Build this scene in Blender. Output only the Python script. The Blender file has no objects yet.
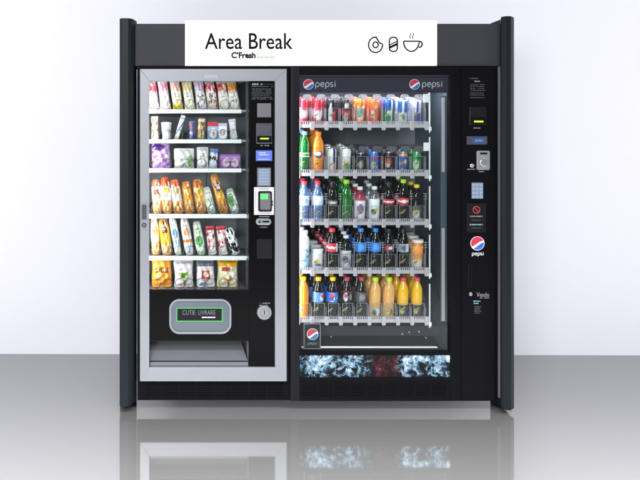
import bpy, bmesh, math, random
from mathutils import Vector, Matrix
PI = math.pi
R = math.radians
rnd = random.Random(7)
scene = bpy.context.scene
COL = scene.collection

# ---------------------------------------------------------------- measures
EYE, DIST, F = 1.3226, 4.0, 744.0
def X(px, y=0.0): return (px - 130.0) * (DIST + y) / F          # metres from a reading taken on the plane at depth y
def Z(py, y=0.0): return EYE - (py - 165.0) * (DIST + y) / F

# ---------------------------------------------------------------- colours and materials
def lin(c):
    def f(v):
        v /= 255.0
        return v / 12.92 if v <= 0.04045 else ((v + 0.055) / 1.055) ** 2.4
    if isinstance(c, str):
        c = c.lstrip('#'); c = tuple(int(c[i:i + 2], 16) for i in (0, 2, 4))
    return tuple(f(v) for v in c) + (1.0,)

def new_mat(name):
    m = bpy.data.materials.new(name); m.use_nodes = True
    nt = m.node_tree; nt.nodes.clear()
    out = nt.nodes.new('ShaderNodeOutputMaterial')
    return m, nt, out

def mat(name, color, rough=0.5, metal=0.0, spec=0.5, coat=0.0, bump=0.0, bscale=60.0, vary=0.0, vscale=8.0, emit=None, estr=0.0, attr=False, stretch=None, rvary=0.0):
    m, nt, out = new_mat(name)
    p = nt.nodes.new('ShaderNodeBsdfPrincipled')
    col = lin(color) if not (isinstance(color, tuple) and len(color) == 4) else color
    p.inputs['Base Color'].default_value = col
    p.inputs['Roughness'].default_value = rough
    p.inputs['Metallic'].default_value = metal
    p.inputs['Specular IOR Level'].default_value = spec
    p.inputs['Coat Weight'].default_value = coat
    tc = nt.nodes.new('ShaderNodeTexCoord')
    src = tc.outputs['Object']
    if stretch:
        mp = nt.nodes.new('ShaderNodeMapping'); mp.inputs['Scale'].default_value = stretch
        nt.links.new(src, mp.inputs['Vector']); src = mp.outputs['Vector']
    if attr:
        a = nt.nodes.new('ShaderNodeAttribute'); a.attribute_name = 'Col'
        nt.links.new(a.outputs['Color'], p.inputs['Base Color'])
    if vary > 0:
        n = nt.nodes.new('ShaderNodeTexNoise'); n.inputs['Scale'].default_value = vscale; n.inputs['Detail'].default_value = 6
        nt.links.new(src, n.inputs['Vector'])
        mx = nt.nodes.new('ShaderNodeMix'); mx.data_type = 'RGBA'
        mx.inputs[6].default_value = tuple(v * (1 - vary) for v in col[:3]) + (1,)
        mx.inputs[7].default_value = tuple(min(1, v * (1 + vary)) for v in col[:3]) + (1,)
        nt.links.new(n.outputs['Fac'], mx.inputs[0]); nt.links.new(mx.outputs[2], p.inputs['Base Color'])
    if rvary > 0:
        n2 = nt.nodes.new('ShaderNodeTexNoise'); n2.inputs['Scale'].default_value = 5.0; n2.inputs['Detail'].default_value = 8
        nt.links.new(src, n2.inputs['Vector'])
        mr = nt.nodes.new('ShaderNodeMapRange'); mr.inputs['To Min'].default_value = max(0.02, rough - rvary); mr.inputs['To Max'].default_value = rough + rvary
        nt.links.new(n2.outputs['Fac'], mr.inputs['Value']); nt.links.new(mr.outputs['Result'], p.inputs['Roughness'])
    if bump > 0:
        nb = nt.nodes.new('ShaderNodeTexNoise'); nb.inputs['Scale'].default_value = bscale; nb.inputs['Detail'].default_value = 4
        nt.links.new(src, nb.inputs['Vector'])
        b = nt.nodes.new('ShaderNodeBump'); b.inputs['Strength'].default_value = bump; b.inputs['Distance'].default_value = 0.004
        nt.links.new(nb.outputs['Fac'], b.inputs['Height']); nt.links.new(b.outputs['Normal'], p.inputs['Normal'])
    if emit:
        p.inputs['Emission Color'].default_value = lin(emit); p.inputs['Emission Strength'].default_value = estr
    nt.links.new(p.outputs[0], out.inputs[0])
    return m

def clear_mat(name, tint, body='#ffffff', diffuse=0.1, gloss=0.08, rough=0.06, metal_edge=True):
    """thin see-through plastic or glass: tinted transparency, a little haze, a Fresnel-weighted shine"""
    m, nt, out = new_mat(name)
    t = nt.nodes.new('ShaderNodeBsdfTransparent'); t.inputs[0].default_value = lin(tint)
    d = nt.nodes.new('ShaderNodeBsdfDiffuse'); d.inputs[0].default_value = lin(body)
    g = nt.nodes.new('ShaderNodeBsdfGlossy'); g.inputs['Roughness'].default_value = rough
    m1 = nt.nodes.new('ShaderNodeMixShader'); m1.inputs[0].default_value = diffuse
    nt.links.new(t.outputs[0], m1.inputs[1]); nt.links.new(d.outputs[0], m1.inputs[2])
    m2 = nt.nodes.new('ShaderNodeMixShader')
    lw = nt.nodes.new('ShaderNodeLayerWeight'); lw.inputs['Blend'].default_value = 0.25
    mr = nt.nodes.new('ShaderNodeMapRange'); mr.inputs['To Min'].default_value = gloss; mr.inputs['To Max'].default_value = min(1, gloss + 0.55) if metal_edge else gloss
    nt.links.new(lw.outputs['Facing'], mr.inputs['Value']); nt.links.new(mr.outputs['Result'], m2.inputs[0])
    nt.links.new(m1.outputs[0], m2.inputs[1]); nt.links.new(g.outputs[0], m2.inputs[2])
    nt.links.new(m2.outputs[0], out.inputs[0])
    return m

M = {}
M['surround'] = mat('painted_graphite_steel', '#36363c', 0.55, spec=0.10, bump=0.04, bscale=400, vary=0.10, vscale=3, rvary=0.06)
M['wing'] = mat('anodised_slate_aluminium', '#151b20', 0.42, metal=0.05, spec=0.15, vary=0.08, vscale=4, bump=0.02, bscale=500, rvary=0.05, stretch=(1, 1, 0.2))
M['trim'] = mat('pale_trim_metal', '#7d7d86', 0.4, metal=0.3)
M['sign'] = mat('white_sign_acrylic', '#f6f6f8', 0.35, spec=0.3)
M['ink'] = mat('black_sign_vinyl', '#0e0e13', 0.8, spec=0.1)
M['green_ink'] = mat('green_sign_vinyl', '#58a548', 0.5)
M['black'] = mat('black_powder_coat', '#0c0c10', 0.5, spec=0.05, bump=0.03, bscale=350, vary=0.15, vscale=5, rvary=0.08)
M['black_gloss'] = mat('black_gloss_panel', '#08080a', 0.2, spec=0.2, vary=0.1, rvary=0.05)
M['door_edge'] = mat('dark_grey_door_edge', '#141419', 0.4, spec=0.15, vary=0.1, rvary=0.05)
M['gap'] = mat('dark_gap', '#08080a', 0.7, spec=0.1)
M['silver'] = mat('silver_door_paint', '#868990', 0.4, metal=0.3, spec=0.5, vary=0.05, vscale=3, bump=0.015, bscale=600, rvary=0.05)
M['steel'] = mat('brushed_steel', '#b8bcc4', 0.3, metal=0.8, vary=0.1, vscale=12, stretch=(1, 1, 12), rvary=0.06)
M['chrome'] = mat('bright_steel_edge', '#d8d4d4', 0.22, metal=0.7)
M['liner_snack'] = mat('grey_cabinet_liner', '#b4b4ba', 0.45, spec=0.4, vary=0.1)
M['liner_side'] = mat('bright_liner_side', '#6e6e76', 0.16, metal=0.6, vary=0.35, vscale=22, stretch=(1, 1, 1))
M['liner_drink'] = mat('slate_cooler_liner', '#4c5c68', 0.3, spec=0.5, vary=0.12, vscale=4, rvary=0.08)
M['liner_back'] = mat('dark_cooler_back', '#85878f', 0.4, vary=0.15, vscale=5)
M['rail'] = mat('white_shelf_rail', '#ececf0', 0.35, spec=0.5, vary=0.03, vscale=30)
M['tray'] = mat('grey_shelf_tray', '#8f8f95', 0.4, metal=0.3, vary=0.08)
M['pinkrail'] = mat('pale_plastic_rail', '#b3acb2', 0.35, vary=0.08, vscale=40)
M['wire'] = mat('dark_spring_wire', '#4a4144', 0.3, metal=0.6)
M['film'] = mat('printed_film', '#ffffff', 0.32, spec=0.45, attr=True, bump=0.9, bscale=34, coat=0.4)
M['print'] = mat('printed_label', '#ffffff', 0.35, attr=True)
M['tin'] = mat('printed_can', '#ffffff', 0.25, metal=0.15, attr=True)
M['canmetal'] = mat('can_metal', '#c8c8cc', 0.25, metal=0.9)
M['white_plastic'] = mat('white_plastic', '#e9e9ee', 0.4)
M['grey_plastic'] = mat('mid_grey_plastic', '#5e5e64', 0.45, vary=0.08, vscale=60)
M['blue_grey'] = mat('blue_grey_plastic', '#738098', 0.35, vary=0.06, vscale=8)
M['pale_blue'] = mat('pale_blue_grey_plastic', '#8896ac', 0.4, vary=0.06)
M['dark_plastic'] = mat('charcoal_plastic', '#15151a', 0.35, spec=.25, vary=0.1)
M['dim_plastic'] = mat('dim_grey_plastic', '#3c3c46', 0.4, vary=0.1)
M['text_grey'] = mat('grey_panel_print', '#73767e', 0.5)
M['text_dim'] = mat('dim_panel_print', '#404248', 0.5)
M['text_white'] = mat('white_panel_print', '#d5d9e2', 0.45)
M['text_teal'] = mat('teal_panel_print', '#6d9aa0', 0.5)
M['text_red'] = mat('red_panel_print', '#9c3a3e', 0.5)
M['green_edge'] = mat('green_border_print', '#3fa04c', 0.4)
M['blue_print'] = mat('blue_emblem_print', '#2f67b8', 0.35)
M['red_print'] = mat('red_emblem_print', '#c2334a', 0.35)
M['yellow_print'] = mat('yellow_sticker_print', '#cfc256', 0.4)
M['lcd_blue'] = mat('blue_lcd_screen', '#4a5cb4', 0.3, emit='#6f84dc', estr=0.35)
M['lcd_text'] = mat('pale_lcd_text', '#9aa6d8', 0.3, emit='#c5d0ff', estr=0.35)
M['lcd_dim'] = mat('dim_lcd_screen', '#36425a', 0.3, emit='#2f4d88', estr=0.25)
M['lcd_green'] = mat('green_lcd_screen', '#4fb05c', 0.3, emit='#6ff07c', estr=0.4)
M['lamp_green'] = mat('lime_indicator_lamp', '#9ac23c', 0.3, emit='#b0e030', estr=0.6)
M['led'] = mat('cooler_light_strip', '#8f858e', 0.35, emit='#e6d6e2', estr=0.22, vary=0.1, vscale=90)
M['glass'] = clear_mat('door_glass', '#f4f8f8', diffuse=0.0, gloss=0.02, rough=0.01)
M['clear'] = clear_mat('clear_divider_plastic', '#f6f6f8', '#e8e4ea', diffuse=0.05, gloss=0.03)
M['gate'] = clear_mat('clear_gate_plastic', '#f8f8fa', '#e8e4ea', diffuse=0.008, gloss=0.012, metal_edge=False)
M['clear_edge'] = clear_mat('milky_edge_glint', '#e8e8ec', '#f2eef4', diffuse=0.26, gloss=0.08)  # milky tone of clear edges, with their glints put into the colour
M['loop'] = clear_mat('clear_loop_plastic', '#f0f0f4', '#f0ecf2', diffuse=0.10, gloss=0.06)
M['pet_water'] = clear_mat('blue_water_bottle_plastic', '#a9c8ee', '#8fb4e4', diffuse=0.34, gloss=0.10)
M['pet_clear'] = clear_mat('clear_bottle_plastic', '#d6dde4', '#cfd6dc', diffuse=0.15, gloss=0.12)
M['pet_green'] = clear_mat('green_bottle_plastic', '#3fae4c', '#1e8c36', diffuse=0.5, gloss=0.10)
M['pet_cola'] = mat('dark_cola_bottle', '#140c0e', 0.1, spec=0.5, coat=0.25)
M['pet_orange'] = mat('orange_soda_bottle', '#f08a1e', 0.15, spec=0.6, coat=0.4, vary=0.06, vscale=20)
M['pet_peach'] = mat('peach_juice_bottle', '#e2a860', 0.16, spec=0.6, coat=0.4, vary=0.06, vscale=20)
M['pet_yellow'] = mat('yellow_juice_bottle', '#f2b81e', 0.16, spec=0.6, coat=0.4, vary=0.06, vscale=20)
M['pet_white'] = mat('white_dairy_bottle', '#ececf0', 0.3, spec=0.5)
M['pet_red'] = mat('red_drink_bottle', '#8e2f3c', 0.15, spec=0.6, coat=0.3)
CAPS = {}
def capmat(h, word):
    if h not in CAPS: CAPS[h] = mat(word + '_cap_plastic', h, 0.35)
    return CAPS[h]

def floor_mat():
    m, nt, out = new_mat('polished_grey_floor')
    d = nt.nodes.new('ShaderNodeBsdfDiffuse'); d.inputs[0].default_value = (0.155, 0.155, 0.154, 1)
    g = nt.nodes.new('ShaderNodeBsdfGlossy'); g.inputs['Roughness'].default_value = 0.045; g.inputs[0].default_value = (0.95, 0.95, 0.96, 1)
    mx = nt.nodes.new('ShaderNodeMixShader'); mx.inputs[0].default_value = 0.385
    nt.links.new(d.outputs[0], mx.inputs[1]); nt.links.new(g.outputs[0], mx.inputs[2]); nt.links.new(mx.outputs[0], out.inputs[0])
    tc = nt.nodes.new('ShaderNodeTexCoord')
    n = nt.nodes.new('ShaderNodeTexNoise'); n.inputs['Scale'].default_value = 1.6; n.inputs['Detail'].default_value = 6
    nt.links.new(tc.outputs['Object'], n.inputs['Vector'])
    mr = nt.nodes.new('ShaderNodeMapRange'); mr.inputs['To Min'].default_value = 0.03; mr.inputs['To Max'].default_value = 0.065
    nt.links.new(n.outputs['Fac'], mr.inputs['Value']); nt.links.new(mr.outputs['Result'], g.inputs['Roughness'])
    return m
M['floor'] = floor_mat()
M['wall'] = mat('white_backdrop_paint', '#dcdce5', 0.9, spec=0.1, bump=0.02, bscale=200)

def ice_mat():
    """printed picture of ice and splashing dark-red drink"""
    m, nt, out = new_mat('ice_picture_print')
    p = nt.nodes.new('ShaderNodeBsdfPrincipled'); p.inputs['Roughness'].default_value = 0.2
    tc = nt.nodes.new('ShaderNodeTexCoord')
    n0 = nt.nodes.new('ShaderNodeTexNoise'); n0.inputs['Scale'].default_value = 9; n0.inputs['Detail'].default_value = 3
    nt.links.new(tc.outputs['Object'], n0.inputs['Vector'])
    mixv = nt.nodes.new('ShaderNodeMix'); mixv.data_type = 'VECTOR'; mixv.inputs[0].default_value = 0.10
    nt.links.new(tc.outputs['Object'], mixv.inputs[4]); nt.links.new(n0.outputs['Color'], mixv.inputs[5])
    n = nt.nodes.new('ShaderNodeTexNoise'); n.inputs['Scale'].default_value = 40; n.inputs['Detail'].default_value = 7; n.inputs['Roughness'].default_value = 0.78; n.inputs['Distortion'].default_value = 0.15
    nt.links.new(mixv.outputs[1], n.inputs['Vector'])
    big = nt.nodes.new('ShaderNodeTexNoise'); big.inputs['Scale'].default_value = 9; big.inputs['Detail'].default_value = 2
    nt.links.new(tc.outputs['Object'], big.inputs['Vector'])
    vo = nt.nodes.new('ShaderNodeTexVoronoi'); vo.inputs['Scale'].default_value = 62
    nt.links.new(mixv.outputs[1], vo.inputs['Vector'])
    sc_ = nt.nodes.new('ShaderNodeSeparateColor'); nt.links.new(vo.outputs['Color'], sc_.inputs[0])
    ad0 = nt.nodes.new('ShaderNodeMath'); ad0.operation = 'MULTIPLY_ADD'; ad0.inputs[1].default_value = 0.16
    nt.links.new(sc_.outputs[0], ad0.inputs[0]); nt.links.new(n.outputs['Fac'], ad0.inputs[2])
    add = nt.nodes.new('ShaderNodeMath'); add.operation = 'MULTIPLY_ADD'; add.inputs[1].default_value = 0.85
    nt.links.new(big.outputs['Fac'], add.inputs[0]); nt.links.new(ad0.outputs[0], add.inputs[2])
    nrm = nt.nodes.new('ShaderNodeMapRange'); nrm.inputs['From Min'].default_value = 0.78; nrm.inputs['From Max'].default_value = 1.26
    nt.links.new(add.outputs[0], nrm.inputs['Value'])
    def mkramp(stops):
        rp = nt.nodes.new('ShaderNodeValToRGB'); e = rp.color_ramp.elements
        e[0].position, e[0].color = stops[0][0], lin(stops[0][1]); e[1].position, e[1].color = stops[-1][0], lin(stops[-1][1])
        for pos, c in stops[1:-1]:
            k = e.new(pos); k.color = lin(c)
        nt.links.new(nrm.outputs['Result'], rp.inputs[0]); return rp
    ramp = mkramp([(.26, '#030406'), (.40, '#0b141d'), (.47, '#344e62'), (.56, '#48667c'), (.62, '#86a0b0'), (.68, '#4f6e84'), (.80, '#90a8b6'), (1.0, '#ccd8e0')])
    red = mkramp([(.25, '#060406'), (.50, '#16070b'), (.60, '#3c1019'), (.70, '#280a11'), (.82, '#5a2630'), (1.0, '#9a7a84')])
    sx = nt.nodes.new('ShaderNodeSeparateXYZ'); nt.links.new(mixv.outputs[1], sx.inputs[0])
    mask = nt.nodes.new('ShaderNodeValToRGB'); e = mask.color_ramp.elements
    e[0].position = 0.0; e[0].color = (0, 0, 0, 1); e[1].position = 1.0; e[1].color = (0, 0, 0, 1)
    for pos, v in ((0.41, 0), (0.48, 1), (0.63, 1), (0.69, 0)):
        k = e.new(pos); k.color = (v, v, v, 1)
    mrx = nt.nodes.new('ShaderNodeMapRange'); mrx.inputs['From Min'].default_value = (X(300) - X(393)) * 0.9 + 0.05; mrx.inputs['From Max'].default_value = (X(452) - X(393)) * 0.9 + 0.05
    nt.links.new(sx.outputs['X'], mrx.inputs['Value']); nt.links.new(mrx.outputs['Result'], mask.inputs[0])
    mx = nt.nodes.new('ShaderNodeMix'); mx.data_type = 'RGBA'
    nt.links.new(mask.outputs[0], mx.inputs[0]); nt.links.new(ramp.outputs[0], mx.inputs[6]); nt.links.new(red.outputs[0], mx.inputs[7])
    nt.links.new(mx.outputs[2], p.inputs['Base Color'])
    nt.links.new(p.outputs[0], out.inputs[0])
    return m
M['ice'] = ice_mat()

# ---------------------------------------------------------------- mesh building
def world_loc(o):
    v = Vector((0, 0, 0))
    while o is not None:
        v += o.location; o = o.parent
    return v

class MB:
    """collects shapes and links them as ONE mesh object"""
    def __init__(s): s.v = []; s.f = []; s.c = []; s.col = {}
    def add(s, vs, fs, cols=None):
        n = len(s.v); s.v += [tuple(v) for v in vs]
        for f in fs: s.f.append(tuple(i + n for i in f))
        if cols:
            for i, c in enumerate(cols): s.col[n + i] = c
        return s
    def box(s, x0, x1, y0, y1, z0, z1):
        if x0 > x1: x0, x1 = x1, x0
        if y0 > y1: y0, y1 = y1, y0
        if z0 > z1: z0, z1 = z1, z0
        return s.add([(x0, y0, z0), (x1, y0, z0), (x1, y1, z0), (x0, y1, z0), (x0, y0, z1), (x1, y0, z1), (x1, y1, z1), (x0, y1, z1)],
                     [(0, 3, 2, 1), (4, 5, 6, 7), (0, 1, 5, 4), (1, 2, 6, 5), (2, 3, 7, 6), (3, 0, 4, 7)])
    def prism(s, poly, y0, y1):
        """outline in x,z carried from y0 (front) to y1"""
        n = len(poly)
        a = sum(poly[i][0] * poly[(i + 1) % n][1] - poly[(i + 1) % n][0] * poly[i][1] for i in range(n))
        if a < 0: poly = poly[::-1]
        vs = [(x, y0, z) for x, z in poly] + [(x, y1, z) for x, z in poly]
        fs = [tuple(range(n)), tuple(range(2 * n - 1, n - 1, -1))]
        fs += [(i, i + n, (i + 1) % n + n, (i + 1) % n) for i in range(n)]
        return s.add(vs, fs)
    def plan(s, poly, z0, z1):
        """outline in x,y carried from z0 to z1; z may be a function of (x, y)"""
        n = len(poly)
        a = sum(poly[i][0] * poly[(i + 1) % n][1] - poly[(i + 1) % n][0] * poly[i][1] for i in range(n))
        if a < 0: poly = poly[::-1]
        g = lambda z, x, y: z(x, y) if callable(z) else z
        vs = [(x, y, g(z0, x, y)) for x, y in poly] + [(x, y, g(z1, x, y)) for x, y in poly]
        fs = [tuple(range(n - 1, -1, -1)), tuple(range(n, 2 * n))]
        fs += [(i, (i + 1) % n, (i + 1) % n + n, i + n) for i in range(n)]
        return s.add(vs, fs)
    def ring(s, outer, inner, y0, y1):
        """flat frame between two outlines of equal point count (x,z)"""
        n = len(outer)
        vs = [(x, y0, z) for x, z in outer] + [(x, y0, z) for x, z in inner] + [(x, y1, z) for x, z in outer] + [(x, y1, z) for x, z in inner]
        fs = []
        for i in range(n):
            j = (i + 1) % n
            fs += [(i, j, n + j, n + i), (2 * n + j, 2 * n + i, 3 * n + i, 3 * n + j), (j, i, 2 * n + i, 2 * n + j), (n + i, n + j, 3 * n + j, 3 * n + i)]
        return s.add(vs, fs)
    def disc(s, x, z, r, y0, y1, n=28): return s.prism([(x + r * math.cos(2 * PI * i / n), z + r * math.sin(2 * PI * i / n)) for i in range(n)], y0, y1)
    def stroke(s, pts, w, y0, y1, closed=False):
        """a flat ribbon following a line in x,z"""
        n = len(pts); L = []; Rr = []
        for i in range(n):
            if closed: a, b = pts[i - 1], pts[(i + 1) % n]
            else: a, b = pts[max(0, i - 1)], pts[min(n - 1, i + 1)]
            dx, dz = b[0] - a[0], b[1] - a[1]; l = math.hypot(dx, dz) or 1
            nx, nz = -dz / l * w / 2, dx / l * w / 2
            L.append((pts[i][0] + nx, pts[i][1] + nz)); Rr.append((pts[i][0] - nx, pts[i][1] - nz))
        if closed: return s.ring(L, Rr, y0, y1)
        vs = [(x, y0, z) for x, z in L] + [(x, y0, z) for x, z in Rr] + [(x, y1, z) for x, z in L] + [(x, y1, z) for x, z in Rr]
        fs = [(0, n, 3 * n, 2 * n), (n - 1, 3 * n - 1, 4 * n - 1, 2 * n - 1)]
        for i in range(n - 1):
            fs += [(i, i + 1, n + i + 1, n + i), (2 * n + i + 1, 2 * n + i, 3 * n + i, 3 * n + i + 1), (i + 1, i, 2 * n + i, 2 * n + i + 1), (n + i, n + i + 1, 3 * n + i + 1, 3 * n + i)]
        return s.add(vs, fs)
    def tube(s, pts, r, n=6):
        pts = [Vector(p) for p in pts]; rings = []
        up = Vector((0.13, 0.31, 0.94))
        for i, p in enumerate(pts):
            t = (pts[min(i + 1, len(pts) - 1)] - pts[max(i - 1, 0)]).normalized()
            a = t.cross(up)
            if a.length < 1e-4: a = t.cross(Vector((1, 0, 0)))
            a.normalize(); b = t.cross(a)
            rings.append([p + (a * math.cos(2 * PI * k / n) + b * math.sin(2 * PI * k / n)) * r for k in range(n)])
        vs = [v for g in rings for v in g]; fs = []
        for i in range(len(rings) - 1):
            for k in range(n):
                fs.append((i * n + k, i * n + (k + 1) % n, (i + 1) * n + (k + 1) % n, (i + 1) * n + k))
        fs += [tuple(range(n - 1, -1, -1)), tuple(range((len(rings) - 1) * n, len(rings) * n))]
        return s.add(vs, fs)
    def lathe(s, prof, n=28, paint=None, cx=0, cy=0, cz=0, zmin=None, zmax=None, caps=True):
        """prof: (radius, z) from bottom to top; u = .5 faces the front"""
        vs = []; cols = []
        z0 = prof[0][1] if zmin is None else zmin; z1 = prof[-1][1] if zmax is None else zmax
        for r, z in prof:
            for k in range(n):
                u = k / n; a = -PI / 2 + (u - 0.5) * 2 * PI
                vs.append((cx + r * math.cos(a), cy + r * math.sin(a), cz + z))
                if paint: cols.append(paint(u, (z - z0) / max(1e-6, z1 - z0)))
        fs = []
        for i in range(len(prof) - 1):
            for k in range(n):
                fs.append((i * n + k, i * n + (k + 1) % n, (i + 1) * n + (k + 1) % n, (i + 1) * n + k))
        if caps: fs += [tuple(range(n - 1, -1, -1)), tuple(range((len(prof) - 1) * n, len(prof) * n))]
        return s.add(vs, fs, cols or None)
    def build(s, name, material, parent=None, smooth=False, bevel=0.0, local=False, segs=2):
        me = bpy.data.meshes.new(name)
        off = Vector((0, 0, 0)) if (local or parent is None) else world_loc(parent)
        me.from_pydata([tuple(Vector(v) - off) for v in s.v], [], s.f)
        if s.col:
            a = me.color_attributes.new('Col', 'FLOAT_COLOR', 'POINT')
            for i in range(len(s.v)): a.data[i].color = s.col.get(i, (0.8, 0.8, 0.8, 1))
        for m_ in (material if isinstance(material, list) else [material]): me.materials.append(m_)
        bm = bmesh.new(); bm.from_mesh(me); bmesh.ops.recalc_face_normals(bm, faces=bm.faces); bm.to_mesh(me); bm.free()
        if smooth:
            for p in me.polygons: p.use_smooth = True
        me.update()
        o = bpy.data.objects.new(name, me); COL.objects.link(o)
        if parent: o.parent = parent
        if smooth and smooth != 'all':
            me.set_sharp_from_angle(angle=R(38))
        if bevel > 0:
            b = o.modifiers.new('bevel', 'BEVEL'); b.width = bevel; b.segments = segs; b.limit_method = 'ANGLE'; b.angle_limit = R(35)
            b.harden_normals = False
        return o

def thing(name, label, cat, loc=(0, 0, 0), rot=(0, 0, 0), group=None):
    o = bpy.data.objects.new(name, None); COL.objects.link(o); o.empty_display_size = 0.05
    o.location = loc; o.rotation_euler = rot
    o['label'] = label; o['category'] = cat
    if group: o['group'] = group
    return o
def tag(o, label, cat, group=None):
    o['label'] = label; o['category'] = cat
    if group: o['group'] = group
    return o
def copy_tree(o, parent=None):
    c = o.copy(); COL.objects.link(c); c.parent = parent
    for ch in o.children: copy_tree(ch, c)
    return c
def rrect(x0, x1, z0, z1, r, n=7):
    if z0 > z1: z0, z1 = z1, z0
    pts = []
    for cx, cz, a0 in ((x1 - r, z1 - r, 0), (x0 + r, z1 - r, PI / 2), (x0 + r, z0 + r, PI), (x1 - r, z0 + r, 1.5 * PI)):
        for i in range(n + 1):
            a = a0 + PI / 2 * i / n; pts.append((cx + r * math.cos(a), cz + r * math.sin(a)))
    return pts
def rect(x0, x1, z0, z1): return [(x0, z0), (x1, z0), (x1, z1), (x0, z1)]
def PX(x0, x1, p0, p1, y=0.0): return (X(x0, y), X(x1, y), Z(p1, y), Z(p0, y))      # x0, x1, z0 (low), z1 (high)
def pbox(mb, x0, x1, p0, p1, y0, y1):
    a = PX(x0, x1, p0, p1, y0); return mb.box(a[0], a[1], y0, y1, a[2], a[3])

def lettering(name, body, px0, px1, p0, p1, y, material, parent, weight=0.0, thick=0.0012, shear=0.0):
    cu = bpy.data.curves.new(name, 'FONT'); cu.body = body; cu.offset = weight; cu.shear = shear; cu.resolution_u = 3
    ob = bpy.data.objects.new(name, cu); COL.objects.link(ob)
    bpy.context.view_layer.update()
    me = ob.evaluated_get(bpy.context.evaluated_depsgraph_get()).to_mesh()
    vs = [v.co.copy() for v in me.vertices]; fs = [tuple(p.vertices) for p in me.polygons]
    edges = {}
    for f in fs:
        for i in range(len(f)):
            e = (f[i], f[(i + 1) % len(f)]); edges[e] = 1
    ob.evaluated_get(bpy.context.evaluated_depsgraph_get()).to_mesh_clear()
    bpy.data.objects.remove(ob); bpy.data.curves.remove(cu)
    x0 = min(v.x for v in vs); x1 = max(v.x for v in vs); y0 = min(v.y for v in vs); y1 = max(v.y for v in vs)
    a = PX(px0, px1, p0, p1, y)
    sx = (a[1] - a[0]) / (x1 - x0); sz = (a[3] - a[2]) / (y1 - y0)
    pt = lambda v, yy: (a[0] + (v.x - x0) * sx, yy, a[2] + (v.y - y0) * sz)
    mb = MB(); n = len(vs)
    allv = [pt(v, y) for v in vs] + [pt(v, y + thick) for v in vs]
    allf = list(fs) + [tuple(i + n for i in reversed(f)) for f in fs]
    for (i, j) in edges:
        if (j, i) not in edges: allf.append((j, i, i + n, j + n))
    mb.add(allv, allf)
    return mb.build(name, material, parent)

def scribble(name, px0, px1, rows, y, material, parent, seed, h=0.9, gap=0.0):
    """rows of tiny printed words, too small to read"""
    if len(rows) > 1:
        for i, py in enumerate(rows): scribble(name, px0 + (seed + i) % 3 * .3, px1 - (seed * 7 + i * 5) % 7 * .3, [py], y, material, parent, seed + 100 * i, h, gap)
        return
    r = random.Random(seed); mb = MB()
    for py in rows:
        pbox(mb, px0, px1, py - .05, py + .05, y + .0001, y + 0.0007)
        x = px0
        while x < px1 - 0.6:
            w = min(r.uniform(0.9, 3.2), px1 - x)
            if r.random() > 0.12 + gap: pbox(mb, x, x + w, py - h / 2, py + h / 2, y, y + 0.0008)
            x += w + r.uniform(0.35, 0.7)
    return mb.build(name, material, parent)

# ---------------------------------------------------------------- painters (print on packs, cans, labels)
TEXT = []
def painter(base, ops=(), seed=1):
    text = [t for t in TEXT]
    r = random.Random(seed); L = []
    for o in ops:
        if o[0] == 'n':                                    # specks: count, u range, v range, size, colours
            _, cnt, u0, u1, v0, v1, sz, cs = o
            for i in range(cnt):
                L.append(('e', r.uniform(u0, u1), r.uniform(v0, v1), sz * r.uniform(.5, 1.5), sz * r.uniform(.4, 1.2), r.choice(cs)))
        else: L.append(o)
    for (cnt, v0, v1, cs) in text:                          # tiny printed words
        for i in range(cnt):
            v = v0 + (v1 - v0) * (i + .5) / cnt; u = .22 + r.uniform(0, .08); end = .78 - r.uniform(0, .2)
            while u < end:
                w = r.uniform(.03, .10); L.append(('r', u, min(end, u + w), v - .011, v + .011, cs[i % len(cs)])); u += w + .035
    L = [o[:-1] + (lin(o[-1]),) for o in L]; b = lin(base)
    def f(u, v):
        c = b
        for o in L:
            if o[0] == 'b':
                if o[1] <= v <= o[2]: c = o[3]
            elif o[0] == 'e':
                if ((u - o[1]) / o[3]) ** 2 + ((v - o[2]) / o[4]) ** 2 <= 1: c = o[5]
            elif o[0] == 'r':
                if o[1] <= u <= o[2] and o[3] <= v <= o[4]: c = o[5]
            elif o[0] == 'd':                              # diagonal band through (u0, v0) with slope and width
                if abs((v - o[2]) - o[3] * (u - o[1])) < o[4]: c = o[5]
            elif o[0] == 'w':                              # wavy edge, everything above
                if v > o[1] + o[2] * math.sin(u * o[3]): c = o[4]
        return c
    return f

# ---------------------------------------------------------------- the setting
fl = MB().add([(-14, -12, 0), (16, -12, 0), (16, 1.21, 0), (-14, 1.21, 0)], [(0, 1, 2, 3)]).build('floor', M['floor']); fl['kind'] = 'structure'
wl = MB().box(-14, 16, 1.2, 1.32, -0.02, 9).build('wall', M['wall']); wl['kind'] = 'structure'
wl.rotation_euler = (0, 0, R(-0.5))

# ---------------------------------------------------------------- surround: side panels and header
sur = thing('machine_surround', 'dark grey metal surround with upright side panels framing both vending machines', 'surround')
def wing_bottom(zf, zb, yf, yb):
    return lambda x, y: zf + (zb - zf) * max(0, min(1, (y - yf) / (yb - yf)))
# left upright
yf = -0.05
zt, zb = Z(18, yf), Z(407, yf)
poly = [(X(119.6, yf), 0.13), (X(119.6, yf), .10), (X(119.6, yf), .06), (X(119.6, yf), yf + 0.012), (X(121.4, yf), yf), (X(128.2, yf), yf), (X(131.4, yf), yf + 0.010), (X(133.8, -0.02), -0.02), (X(136.8, 0.03), 0.03), (X(136.8, 0.03), .06), (X(136.8, 0.03), .10), (X(136.8, 0.03), 0.13)]
MB().plan(poly, lambda x, y: 0.0 if y > .08 else zb + max(0, x - X(129.5, yf)) * 0.55, zt).build('side_panel', M['wing'], sur, bevel=0.004)
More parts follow.
